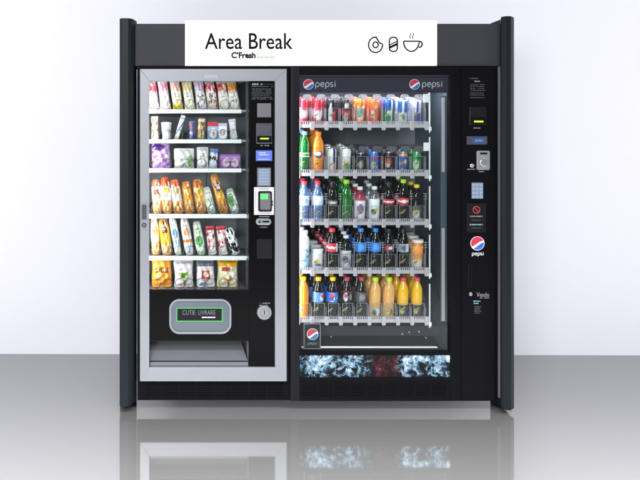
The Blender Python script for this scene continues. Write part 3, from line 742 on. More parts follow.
snack(3, 219.6, 229.6, 175.5, 214.4, -15, 'roll', roll_paint('#e89a34', '#d88a34', '#5a2a2a', 47, .28, [('b', .4, .52, '#f0bc4c'), ('e', .5, .66, .34, .1, '#4e2226'), ('e', .5, .66, .2, .05, '#e8e0d0')]), 'filled_roll', 'tallest roll, caramel orange with a dark maroon badge', 'filled roll', thick=.048)
snack(3, 230.6, 240.0, 190, 214.4, -13, 'roll', painter('#e8efe6', [('e', .35, .55, .3, .26, '#5f9e50'), ('b', 0, .12, '#c8d4c4'), ('b', .86, 1, '#c4d8bc')], 48), 'wrapped_roll', 'short white wrap with a leaf green patch', 'wrap', thick=.046)
snack(4, 151.8, 160.4, 220, 256.4, -3, 'roll', roll_paint('#f4efe6', '#efe6da', '#ee9030', 50), 'filled_roll', 'white roll with an orange and yellow badge', 'filled roll', thick=.046)
snack(4, 162.2, 173.2, 221, 256.4, -8, 'roll', roll_paint('#f4b81c', '#c88a3c', '#6a3424', 51, .3, [('b', .34, .6, '#f6c01e')]), 'filled_roll', 'sunny yellow roll with a brown upper badge', 'filled roll', thick=.048)
snack(4, 174.6, 182.6, 218.5, 256.4, -10, 'roll', painter('#eef2f6', [('e', .5, .55, .34, .12, '#6f9ccc'), ('b', 0, .2, '#d8e2d8'), ('b', .25, .38, '#a8c4e4'), ('b', .9, 1, '#d4d8dc')], 52), 'wrapped_roll', 'slim white wrap with sky blue bands', 'wrap', thick=.044)
snack(4, 185.0, 194.6, 219, 256.4, -9, 'roll', painter('#f5f1ec', [('e', .5, .62, .32, .12, '#f0a070'), ('b', .32, .4, '#e8884c'), ('e', .5, .16, .3, .12, '#c4cede'), ('b', .88, 1, '#e2d2c8')], 53), 'wrapped_roll', 'white wrap with peach orange print', 'wrap', thick=.046)
snack(4, 196.6, 206.2, 223.5, 256.4, -9, 'roll', painter('#eef3ea', [('e', .5, .42, .36, .16, '#58a850'), ('e', .5, .72, .28, .1, '#a8cc98'), ('b', 0, .14, '#cfe0c8'), ('b', .9, 1, '#d4dcd0')], 54), 'wrapped_roll', 'white wrap with bright green print', 'wrap', thick=.046)
snack(4, 208.0, 217.2, 228, 256.4, -6, 'pillow', painter('#f3e4e2', [('b', .86, 1, '#d83c4c'), ('n', 14, .05, .95, .1, .85, .1, ['#d84a58', '#f8f4f4', '#c0384a'])], 55), 'candy_pack', 'red and white pack, left one of the two twins', 'candy pack', thick=.04)
snack(4, 218.8, 228.0, 228, 256.4, -6, 'pillow', painter('#f3e4e2', [('b', .86, 1, '#d83c4c'), ('n', 14, .05, .95, .1, .85, .1, ['#d84a58', '#f8f4f4', '#c0384a'])], 56), 'candy_pack', 'red and white pack next to the cow patterned one', 'candy pack', thick=.04)
snack(4, 231.0, 241.6, 230, 256.4, -16, 'roll', painter('#f2f2f2', [('n', 16, 0, 1, .05, 1, .12, ['#15151a', '#101014', '#1c1c22'])], 57), 'milk_pack', 'black and white cow patterned pack leaning left', 'candy pack', thick=.044)
TEXT[:] = [(2, .62, .72, ['#7a4a3c', '#5a4a5c']), (2, .24, .32, ['#8a6a58'])]
# bottom shelf: four big bags
snack(5, 151.4, 172.6, 260.0, 289.2, -1, 'pillow', painter('#f0982a', [('b', .86, 1, '#f2a83c'), ('r', .16, .86, .5, .54, '#6a3a1c')] + [('r', .16 + i * .1, .22 + i * .1, .5, .68, '#5e3a1e') for i in range(7)] + [('n', 8, .1, .9, .05, .4, .07, ['#e07a1c', '#f7b860', '#d86a2c'])], 60), 'snack_bag', 'orange crisp bag with dark vertical print', 'snack bag', back=3)
snack(5, 174.0, 194.4, 262.6, 289.2, -2, 'pillow', painter('#efe6ea', [('b', .84, 1, '#d8ccd8'), ('r', .28, .74, .32, .56, '#8fae4c'), ('e', .5, .44, .18, .1, '#5f8a34'), ('e', .25, .5, .08, .05, '#d07a4c'), ('n', 6, .1, .9, .02, .25, .06, ['#d0b8c0', '#c9a070'])], 61), 'snack_bag', 'whitish bag with a green square label', 'snack bag', back=3)
snack(5, 196.4, 215.6, 262.6, 289.2, -2, 'pillow', painter('#f2ecec', [('b', .78, 1, '#7d7a86'), ('b', .74, .78, '#f6f2f2'), ('r', .26, .72, .3, .62, '#b8343c'), ('e', .5, .48, .16, .09, '#f0d8c8'), ('e', .3, .12, .14, .08, '#88a0d0')], 62), 'snack_bag', 'white bag with a red square label and grey top', 'snack bag', back=3)
snack(5, 216.4, 238.4, 261.6, 289.2, 1, 'pillow', painter('#f3e2b8', [('b', .74, 1, '#f0b01e'), ('r', .2, .6, .58, .72, '#b8403c'), ('e', .65, .4, .28, .16, '#f4efe4'), ('n', 8, .1, .95, .05, .4, .08, ['#f0b428', '#e89020', '#f7e8c8'])], 63), 'snack_bag', 'cream bag with a yellow orange top and red mark', 'snack bag', back=3)

TEXT[:] = []
# ---------------------------------------------------------------- drinks machine
dk = thing('drinks_machine', 'black drinks vending machine with glass door full of cans and bottles', 'vending machine', (X(393), 0.0, 0.0))
YD = -0.012
DX0, DX1 = X(290.2), X(497.6)
DK = Z(378.6)
m = MB()
m.box(DX0 + .01, DX0 + .03, .034, .56, .275, ZT); m.box(DX1 - .03, DX1, .034, .56, .275, ZT)
m.box(DX0 + .03, DX1 - .03, .52, .56, .275, ZT); m.box(DX0 + .03, DX1 - .03, .034, .52, ZT - .03, ZT); m.box(DX0 + .03, DX1 - .03, .034, .52, .275, .285)
m.build('cabinet', M['black'], dk)
# door: stiles and rails round the window, picture and kick panel
m = MB()
a = PX(290.0, 299.6, 66.4, 401.2, YD)
m.plan([(a[0], .033), (a[0], YD + .016), (a[0] + .006, YD + .005), (a[0] + .016, YD), (a[1], YD), (a[1], .033)], a[2], a[3])
m.build('door_stile', M['door_edge'], dk, bevel=.0015)
m = MB(); pbox(m, 450.2, 456.4, 66.4, 401.0, YD, .033); m.build('door_stile', M['black'], dk, bevel=.0015)
m = MB(); pbox(m, 299.7, 450.1, 66.4, 75.2, YD, .033); m.build('door_rail', M['black'], dk, bevel=.0015)
m = MB(); pbox(m, 299.7, 450.1, 351.4, 355.2, YD, .033); pbox(m, 299.7, 450.1, 377.3, 381.5, YD, .033); m.build('door_rail', M['black'], dk, bevel=.001)
m = MB(); pbox(m, 299.8, 450.0, 355.3, 377.2, YD + .004, .03); m.build('ice_picture', M['ice'], dk)
m = MB(); pbox(m, 299.7, 450.1, 381.6, 401.0, YD + .002, .033)
for r_ in range(6):
    for c in range(9): pbox(m, 303 + c * 16.2, 317 + c * 16.2, 384 + r_ * 2.3, 385.1 + r_ * 2.3, YD - .002, YD + .0018)
m.build('kick_panel', M['black'], dk)
m = MB(); pbox(m, 299.8, 450.0, 75.3, 351.3, 0.004, 0.008); m.build('glass_pane', M['glass'], dk)
m = MB(); pbox(m, 299.8, 450.0, 75.4, 76.0, -0.004, 0.0036); m.build('glass_bead', M['dim_plastic'], dk)
# banner behind the glass
m = MB(); pbox(m, 299.6, 450.4, 76.0, 92.6, 0.012, 0.022); bn = m.build('banner_panel', mat('slate_banner', '#2c2b38', 0.5, spec=.2, vary=.06), dk)
for ex, tx0, tx1 in ((308.5, 315.2, 337.0), (414.6, 422.0, 443.6)):
    emblem(ex, 84.4, 5.2, 0.0095, bn)
    script_word(tx0, tx1, 84.6, 0.0105, bn, mat('grey_banner_print', '#b4b6c0', .4))
# column
m = MB(); pbox(m, 456.5, 461.0, 66.4, 401.0, YD + .001, .033); pbox(m, 461.5, 494.8, 66.4, 401.0, YD + .001, .033); pbox(m, 461.0, 461.5, 66.4, 401, YD + .008, .033)
m.build('control_column', M['black'], dk, bevel=.0012)
m = MB(); pbox(m, 494.8, 498.6, 66.4, 399.5, .008, .033); m.build('column_edge', M['gap'], dk)
YC = YD + .001
sc = lambda n_, *a_, **k_: scribble(n_, *a_, **k_)
scribble('notice', 470.0, 485.4, [84.6, 86.4, 88.4, 90.4, 93.0, 95.0, 97.6], YC - .001, M['text_dim'], dk, 71, h=.8)
scribble('notice_heading', 470, 478, [78.4], YC - .001, M['text_dim'], dk, 72, h=1.2); scribble('notice_title', 474.4, 480, [81.3], YC - .001, M['text_grey'], dk, 77, h=1.3, gap=-.2)
m = MB(); pbox(m, 469.6, 486.8, 106.5, 125, YC - .005, YC + .001); bv = m.build('bill_validator', M['dark_plastic'], dk, bevel=.0025)
m = MB(); pbox(m, 471, 485.4, 117.6, 124, YC - .010, YC - .0045); m.build('bill_mouth', M['gap'], bv, bevel=.002)
m = MB(); pbox(m, 474.2, 483.4, 120.6, 122.4, YC - .0115, YC - .0095); m.build('indicator_lamp', M['lamp_green'], bv)
scribble('validator_marks', 473.6, 480.4, [128], YC - .001, M['text_grey'], dk, 73, h=1.0)
m = MB(); pbox(m, 467, 487.4, 136.2, 144.6, YC - .003, YC + .001); dp = m.build('display', M['dim_plastic'], dk, bevel=.001)
m = MB(); pbox(m, 472, 486, 137.4, 143.6, YC - .0045, YC - .0025); m.build('display_screen', M['lcd_dim'], dp)
scribble('display_text', 475, 483.4, [140.6], YC - .0055, mat('blue_lcd_digits', '#3f68a8', .3, emit='#5b8fd8', estr=.35), dp, 78, h=2.2, gap=-.2)
a = PX(476.2, 489.2, 150.6, 170.0, YC)
cm = MB().prism(rrect(a[0], a[1], a[2], a[3], .008), YC - .010, YC + .001).build('coin_plate', M['silver'], dk, bevel=.0025)
a = PX(479.2, 486.4, 152.6, 154.4, YC)
MB().prism(rrect(a[0], a[1], a[2], a[3], .0035), YC - .0115, YC - .009).build('coin_mouth', M['gap'], cm)
m = MB(); m.disc(X(481.4), Z(162.4), .019, YC - .016, YC - .009, 26); m.build('return_knob', M['steel'], cm, bevel=.003)
m = MB(); pbox(m, 483.0, 486.8, 157, 167.5, YC - .0125, YC - .0095); m.build('knob_shield', M['chrome'], cm, bevel=.001)
m = MB(); m.disc(X(470.8), Z(165.6), .011, YC - .008, YC + .001, 20); m.build('reject_button', M['chrome'], dk, bevel=.002)
scribble('button_marks', 467, 475, [169.2], YC - .001, M['text_grey'], dk, 74, h=.9); scribble('coin_marks', 479, 484, [171.6], YC - .001, M['text_grey'], dk, 75, h=.9)
m = MB(); pbox(m, 471.8, 483.2, 182.6, 198.6, YC - .003, YC + .001); kp = m.build('keypad', M['blue_grey'], dk, bevel=.001)
m = MB()
for r_ in range(4):
    for c in range(3): pbox(m, 472.5 + c * 3.6, 475.4 + c * 3.6, 183.4 + r_ * 3.85, 186.5 + r_ * 3.85, YC - .0055, YC - .0025)
m.build('key', M['pale_blue'], kp, bevel=.001)
m = MB(); pbox(m, 466.8, 486.0, 203.4, 232.6, YC - .002, YC + .001); st = m.build('notice_sticker', M['dark_plastic'], dk)
m = MB()
cxx, czz = X(476.2, YC), Z(209.8, YC)
m.stroke([(cxx + .018 * math.cos(t * PI / 16), czz + .018 * math.sin(t * PI / 16)) for t in range(32)], .0048, YC - .0035, YC - .0015, closed=True)
m.stroke([(cxx - .0125, czz + .0125), (cxx + .0125, czz - .0125)], .0048, YC - .0038, YC - .0015)
m.build('no_entry_mark', M['text_red'], st)
scribble('sticker_text', 470, 482.6, [216.3], YC - .0035, M['text_grey'], st, 79, h=1.4, gap=-.1)
scribble('sticker_text', 472, 480.6, [220.2], YC - .0035, M['text_dim'], st, 81, h=.9)
scribble('sticker_text', 469.8, 482.6, [224.6], YC - .0035, M['text_teal'], st, 80, h=1.3, gap=-.2)
scribble('sticker_text', 471.5, 481.4, [228.0], YC - .0035, M['text_dim'], st, 82, h=.8)
emblem(477.5, 243.4, 7.0, YC - .003, dk)
script_word(472.0, 484.4, 254.0, YC - .002, dk, M['text_white'], wmul=1.3)
m = MB(); a = PX(467.6, 471.6, 264.4, 287.2, YC)
hs = MB().ring(rect(*a), rect(a[0] + .003, a[1] - .003, a[2] + .003, a[3] - .003), YC - .004, YC + .001).build('pull_handle', M['dark_plastic'], dk)
m.box(a[0] + .004, a[1] - .004, YC - .0015, YC + .001, a[2] + .004, a[3] - .004); m.build('handle_recess', M['gap'], hs)
m = MB(); m.disc(X(469.4), Z(293.6), .0095, YC - .006, YC + .001, 20); kl = m.build('key_lock', M['steel'], dk, bevel=.0015)
m = MB(); pbox(m, 469.2, 469.7, 292.8, 294.6, YC - .0072, YC - .0055); m.build('key_slit', M['gap'], kl)
lettering('maker_lettering', 'Vendo', 476.6, 489.2, 292.4, 297.0, YC - .001, M['text_grey'], dk, weight=.006)
scribble('maker_subline', 480, 489, [298.0], YC - .001, M['text_grey'], dk, 83, h=.8)
scribble('rating_text', 473.4, 480.4, [301.2, 303.4], YC - .001, M['text_teal'], dk, 84, h=1.1)
scribble('rating_text', 474.2, 481.6, [306.6, 308.2, 309.8, 311.4, 313], YC - .001, M['text_dim'], dk, 85, h=.8)
# cooler liner
lx0, lx1, lz0, lz1 = X(295.2), X(452.6), Z(352.6), Z(74)
m = MB()
m.box(lx0, lx0 + .006, .036, .52, lz0, lz1); m.box(lx0 + .006, lx1 - .006, .036, .512, lz1 - .006, lz1); m.box(lx0 + .006, lx1 - .006, .036, .512, lz0, lz0 + .006); m.box(lx1 - .006, lx1, .036, .52, lz0, lz1)
m.build('cooler_liner', M['liner_drink'], dk)
m = MB(); m.box(lx0 + .006, lx1 - .006, .512, .52, lz0, lz1)
m.box(X(345, .5), X(361, .5), .502, .5115, Z(150, .5), Z(124, .5))
m.build('cooler_back', M['liner_back'], dk)
a = PX(441.2, 446.2, 98, 196, .05)
for p0, p1 in ((97.5, 172), (228, 321)):
    a = PX(441.6, 444.6, p0, p1, .06)
    MB().box(a[0], a[1], .055, .062, a[2], a[3]).build('light_strip', M['led'], dk, bevel=.002)
m = MB(); a = PX(438.6, 447.6, 96, 322, .062); m.box(a[0] + .012, a[1] - .004, .0635, .07, a[2], a[3]); m.build('light_holder', M['liner_drink'], dk)
# delivery bin
bx0, bx1 = X(300.5), X(448)
zs = Z(350)
m = MB(); m.box(bx0, bx1, .04, .048, zs - .010, zs + .07 * 0 + .002); m.build('bin_front', M['dark_plastic'], dk)
m = MB(); m.box(X(303.5), X(440), .030, .052, zs + .0022, zs + .0085); m.build('bin_sill', M['white_plastic'], dk, bevel=.002)  # metal sill, its bright highlight put into the white colour
m = MB()
m.add([(bx0, .055, zs - .005), (bx1, .055, zs - .005), (bx1, .50, zs + .05), (bx0, .50, zs + .05), (bx0, .055, zs - .012), (bx1, .055, zs - .012), (bx1, .50, zs + .04), (bx0, .50, zs + .04)], [(0, 1, 2, 3), (7, 6, 5, 4), (0, 4, 5, 1), (1, 5, 6, 2), (2, 6, 7, 3), (3, 7, 4, 0)])
m.build('bin_floor', M['dark_plastic'], dk)
m = MB(); m.box(X(303, .2), X(436, .2), .20, .206, zs + .03, zs + .085); m.box(X(303, .2), X(436, .2), .19, .2, zs + .083, zs + .088); m.build('bin_baffle', M['dim_plastic'], dk)
m = MB()
for bx_, bz_ in ((331, 336.8), (402, 334), (409, 332), (419, 331.8), (426, 338)): m.disc(X(bx_, .19), Z(bz_, .19), .005, .184, .1995, 12)
m.build('screw', M['chrome'], dk, bevel=.001)
a = PX(303.6, 320.6, 323.4, 349.0, .016)
bd = MB().prism(rrect(a[0], a[1], a[2], a[3], .006), .016, .022).build('badge_plate', M['dark_plastic'], dk)
MB().ring(rrect(a[0], a[1], a[2], a[3], .006), rrect(a[0] + .004, a[1] - .004, a[2] + .004, a[3] - .004, .004), .0135, .0159).build('badge_edge', M['trim'], bd)
emblem(312.6, 334.2, 5.7, .0135, bd); script_word(308, 317.4, 343.6, .0145, bd, M['text_grey'], wmul=1.3)
# shelves, lanes
ROWS = [123.6, 172.0, 221.0, 269.6, 318.6]
LC = [304.8 + 14.25 * k for k in range(9)]
LB = [297.6 + 14.25 * k for k in range(10)]
YS, SLOPE = 0.055, 0.21
DZ = []
for r_, py in enumerate(ROWS):
    z = Z(py, YS); DZ.append(z)
    xa, xb = X(297.4, YS), X(429.4, YS)
    m = MB(); th = .006
    z -= .017; DZ[-1] = z
    y2 = .50; z2 = z + (y2 - YS - .008) * SLOPE
    m.add([(xa, YS + .008, z), (xb, YS + .008, z), (xb, y2, z2), (xa, y2, z2), (xa, YS + .008, z - th), (xb, YS + .008, z - th), (xb, y2, z2 - th), (xa, y2, z2 - th)],
          [(0, 1, 2, 3), (7, 6, 5, 4), (0, 4, 5, 1), (1, 5, 6, 2), (2, 6, 7, 3), (3, 7, 4, 0)])
    sh = m.build('shelf', M['tray'], dk); z += .017
    m = MB(); m.box(xa, xb, YS, YS + .007, z - .022, z - .003)
    nt_k = 72
    for k in range(nt_k):
        x = xa + (xb - xa) * (k + .5) / nt_k
        m.box(x - .0024, x + .0024, YS + .001, YS + .006, z - .003, z + .012)
    m.build('front_rail', M['pinkrail'], sh)
    for b in LB:
        x = X(b + .4, YS)
        m = MB(); m.prism(rrect(x - .0105, x + .0105, z - .036, z + .012, .006), YS - .006, YS - .0008); m.build('lane_tab', M['pinkrail'], sh, bevel=.0012)
        hh = .155 if r_ < 2 else .115
        pts = [(YS + .012, z + .002), (YS + .012, z + hh * .55)] + [(YS + .06 + .05 * math.cos(t), z + hh * .72 + .04 * math.sin(t)) for t in [PI - i * PI / 2 / 6 for i in range(7)]] + [(.44, z + hh * .78 + .045), (.44, z + .002 + .385 * SLOPE)]
        m = MB(); n = len(pts)
        m.add([(x - .001, p[0], p[1]) for p in pts] + [(x + .001, p[0], p[1]) for p in pts], [tuple(range(n)), tuple(range(2 * n - 1, n - 1, -1))] + [(i, (i + 1) % n, (i + 1) % n + n, i + n) for i in range(n)])
        m.build('lane_divider', M['clear'], sh)
        m = MB(); m.box(x - .0016, x + .0016, YS + .010, YS + .0135, z + .004, z + hh * .55)
        if r_ in (2, 3):
            for q_ in (.118, .132, .146): m.box(x - .011, x + .011, YS + .011, YS + .013, z + q_, z + q_ + .0035)
            m.box(x - .0016, x + .0016, YS + .010, YS + .0135, z + hh * .55, z + .15)
        m.build('divider_edge', M['clear_edge'], sh)
    for c in LC:
        x = X(c, YS); hw = .029
        m = MB(); m.box(x - hw, x + hw, YS - .002, YS - .0005, z + .012, z + .085); m.build('lane_gate', M['gate'], sh)
        m = MB(); m.ring(rect(x - hw, x + hw, z + .012, z + .085), rect(x - hw + .0022, x + hw - .0022, z + .014, z + .0835), YS - .0045, YS - .0025); m.build('gate_glint_rim', M['clear_edge'], sh)  # glints on the clear gate edges, painted as a milky rim
        sx, sz = x - .017, z + .048
        sx += rnd.uniform(-.004, .004); sz += rnd.uniform(-.005, .005); K = rnd.uniform(.58, .70); q = lambda pts: [(sx + a_ * K, sz + b_ * K) for a_, b_ in pts]
        m = MB(); m.prism(q([(-.020, -.020), (-.013, -.006), (.008, .008), (.026, .018), (.022, .008), (.002, -.008)]), YS - .0036, YS - .0022)
        stk = m.build('arrow_sticker', M['yellow_print'], sh)
        m = MB(); m.prism(q([(-.012, -.009), (.017, .009), (.018, .006), (-.009, -.013)]), YS - .0042, YS - .0037)
        m.build('sticker_mark', M['ink'], sh)
        m = MB(); m.prism(q([(-.006, -.017), (.012, -.003), (.017, -.004), (.002, -.018)]), YS - .0036, YS - .0022)
        m.build('sticker_grey', M['text_grey'], sh)  # grey part of the sticker print
        if r_ < 2:
            zl = z + (.132 if r_ == 0 else .108); xo = x + .034
            m = MB(); m.prism(rrect(xo - .024, xo + .022, zl, zl + .034, .012), YS + .085, YS + .088); lp = m.build('lane_loop', M['loop'], sh)
            m = MB(); m.stroke(rrect(xo - .024, xo + .022, zl, zl + .034, .012), .003, YS + .0835, YS + .0895, closed=True); m.build('loop_edge', M['loop'], sh)
    # bracket at the right end
    xr = X(428.6, YS)
    m = MB(); m.box(xr + .003, xr + .008, YS - .004, YS + .006, z - .05, z + .19); m.box(xr - .028, xr + .0025, YS - .004, YS + .002, z + .115, z + .16) if r_ in (0, 1) else None
    m.box(xr - .002, xr + .012, YS - .012, YS - .005, z - .040, z - .018)
    m.build('shelf_bracket', M['white_plastic'], sh, bevel=.001)

# ---------------------------------------------------------------- cans and bottles
def smoothprof(pts, n=4):
    out = []
    for i in range(len(pts) - 1):
        for k in range(n):
            t = k / n; out.append((pts[i][0] + (pts[i + 1][0] - pts[i][0]) * t, pts[i][1] + (pts[i + 1][1] - pts[i][1]) * t))
    out.append(pts[-1]); return out
def can(root, h, r, paint):
    prof = smoothprof([(r * .86, .002), (r, .012), (r, h - .016), (r * .84, h - .003)], 9)
    MB().lathe(prof, 30, paint, caps=False).build('body', M['tin'], root, smooth='all', local=True)
    MB().lathe([(r * .5, .0005), (r * .83, .0), (r * .87, .0022)], 30, caps=True).build('base', M['canmetal'], root, smooth=True, local=True)
    m = MB().lathe([(r * .84, h - .003), (r * .86, h), (r * .80, h), (r * .79, h - .005), (.001, h - .005)], 30, caps=False)
    m.box(-.006, .006, -.012, .008, h - .0048, h - .0035); m.build('lid', M['canmetal'], root, smooth=True, local=True)
SH = {   # body outline fractions: radius, height up to the neck
    'cola': [(.80, 0), (.98, .02), (1.0, .09), (.90, .20), (.93, .30), (1.0, .40), (1.0, .5), (.97, .68), (.78, .78), (.52, .86), (.42, .895), (.42, .93)],
    'water': [(.82, 0), (.99, .02), (1.0, .10), (.95, .14), (1.0, .18), (.95, .25), (1.0, .30), (.95, .37), (1.0, .43), (1.0, .66), (.97, .71), (.75, .80), (.50, .87), (.42, .90), (.42, .93)],
    'juice': [(.82, 0), (.99, .02), (1.0, .08), (.96, .12), (1.0, .16), (1.0, .60), (.98, .68), (.86, .77), (.58, .85), (.44, .89), (.44, .93)],
    'dairy': [(.86, 0), (1.0, .02), (1.0, .48), (.92, .54), (1.0, .60), (1.0, .74), (.88, .82), (.62, .87), (.58, .90), (.58, .93)],
    'pot': [(.80, 0), (.95, .02), (1.0, .5), (1.0, .80), (.92, .84), (.96, .86), (.96, .93)],
}
def bottle(root, kind, h, r, bodym, cap, label=None, lz=(.38, .64)):
    prof = [(a_ * r, b_ * h) for a_, b_ in SH[kind]]
    MB().lathe(smoothprof(prof, 3), 26).build('body', bodym, root, smooth='all', local=True)
    if cap:
        rc = prof[-1][0] + .0022; z0 = h * .925
        pr = [(rc + .0012, z0 - .003), (rc + .0012, z0), (rc, z0 + .001)]
        mb = MB(); n = 36; pf = [(rc, z0 - .002), (rc, h - .002), (rc * .9, h), (.001, h)]
        vs = []
        for rr, zz in pf:
            for k in range(n):
                q = rr * (1.0 if k % 2 else .955) if rr > .002 else rr
                vs.append((q * math.cos(2 * PI * k / n), q * math.sin(2 * PI * k / n), zz))
        fs = [(i * n + k, i * n + (k + 1) % n, (i + 1) * n + (k + 1) % n, (i + 1) * n + k) for i in range(3) for k in range(n)] + [tuple(range(n - 1, -1, -1))]
        mb.add(vs, fs); mb.build('cap', cap, root, smooth=True, local=True)
    if label:
        z0, z1 = lz[0] * h, lz[1] * h; nn = 16; pf = []
        for i in range(nn + 1):
            z = z0 + (z1 - z0) * i / nn; f_ = z / h; rr = r
            for (ra, fa), (rb_, fb) in zip(SH[kind][:-1], SH[kind][1:]):
                if fa <= f_ <= fb: rr = r * (ra + (rb_ - ra) * (f_ - fa) / max(1e-6, fb - fa))
            pf.append((rr + .0007, z))
        MB().lathe(pf, 36, label, caps=False).build('label', M['print'], root, smooth='all', local=True)

def lab(base, ops, seed): return painter(base, ops, seed)
script = lambda c, v=.5, n=9: [('e', .30 + .4 * i / n, v + .06 * math.sin(i * 2.1), .028, .10 + .05 * (i % 2), c) for i in range(n)]
caps = {'red': capmat('#e0404a', 'red'), 'lime': capmat('#a4d82c', 'lime'), 'yellow': capmat('#f4c820', 'yellow'), 'crimson': capmat('#b83a58', 'crimson'), 'white': capmat('#e6e8ec', 'white'), 'blue': capmat('#2e7ee0', 'blue'), 'black': capmat('#1d1d22', 'black'), 'sky': capmat('#7fb4e8', 'sky_blue'), 'orange': capmat('#f07a20', 'orange'), 'neon': capmat('#c6dc1e', 'yellow_green'), 'rose': capmat('#d84a66', 'rose')}
redcan = [('b', .82, 1, '#b82438')] + [('d', .5, .45, .0, .16, '#f0b8c0')] + script('#fbe8ea', .45) + [('n', 6, .2, .8, .1, .8, .035, ['#b82038', '#f8f0f0'])]
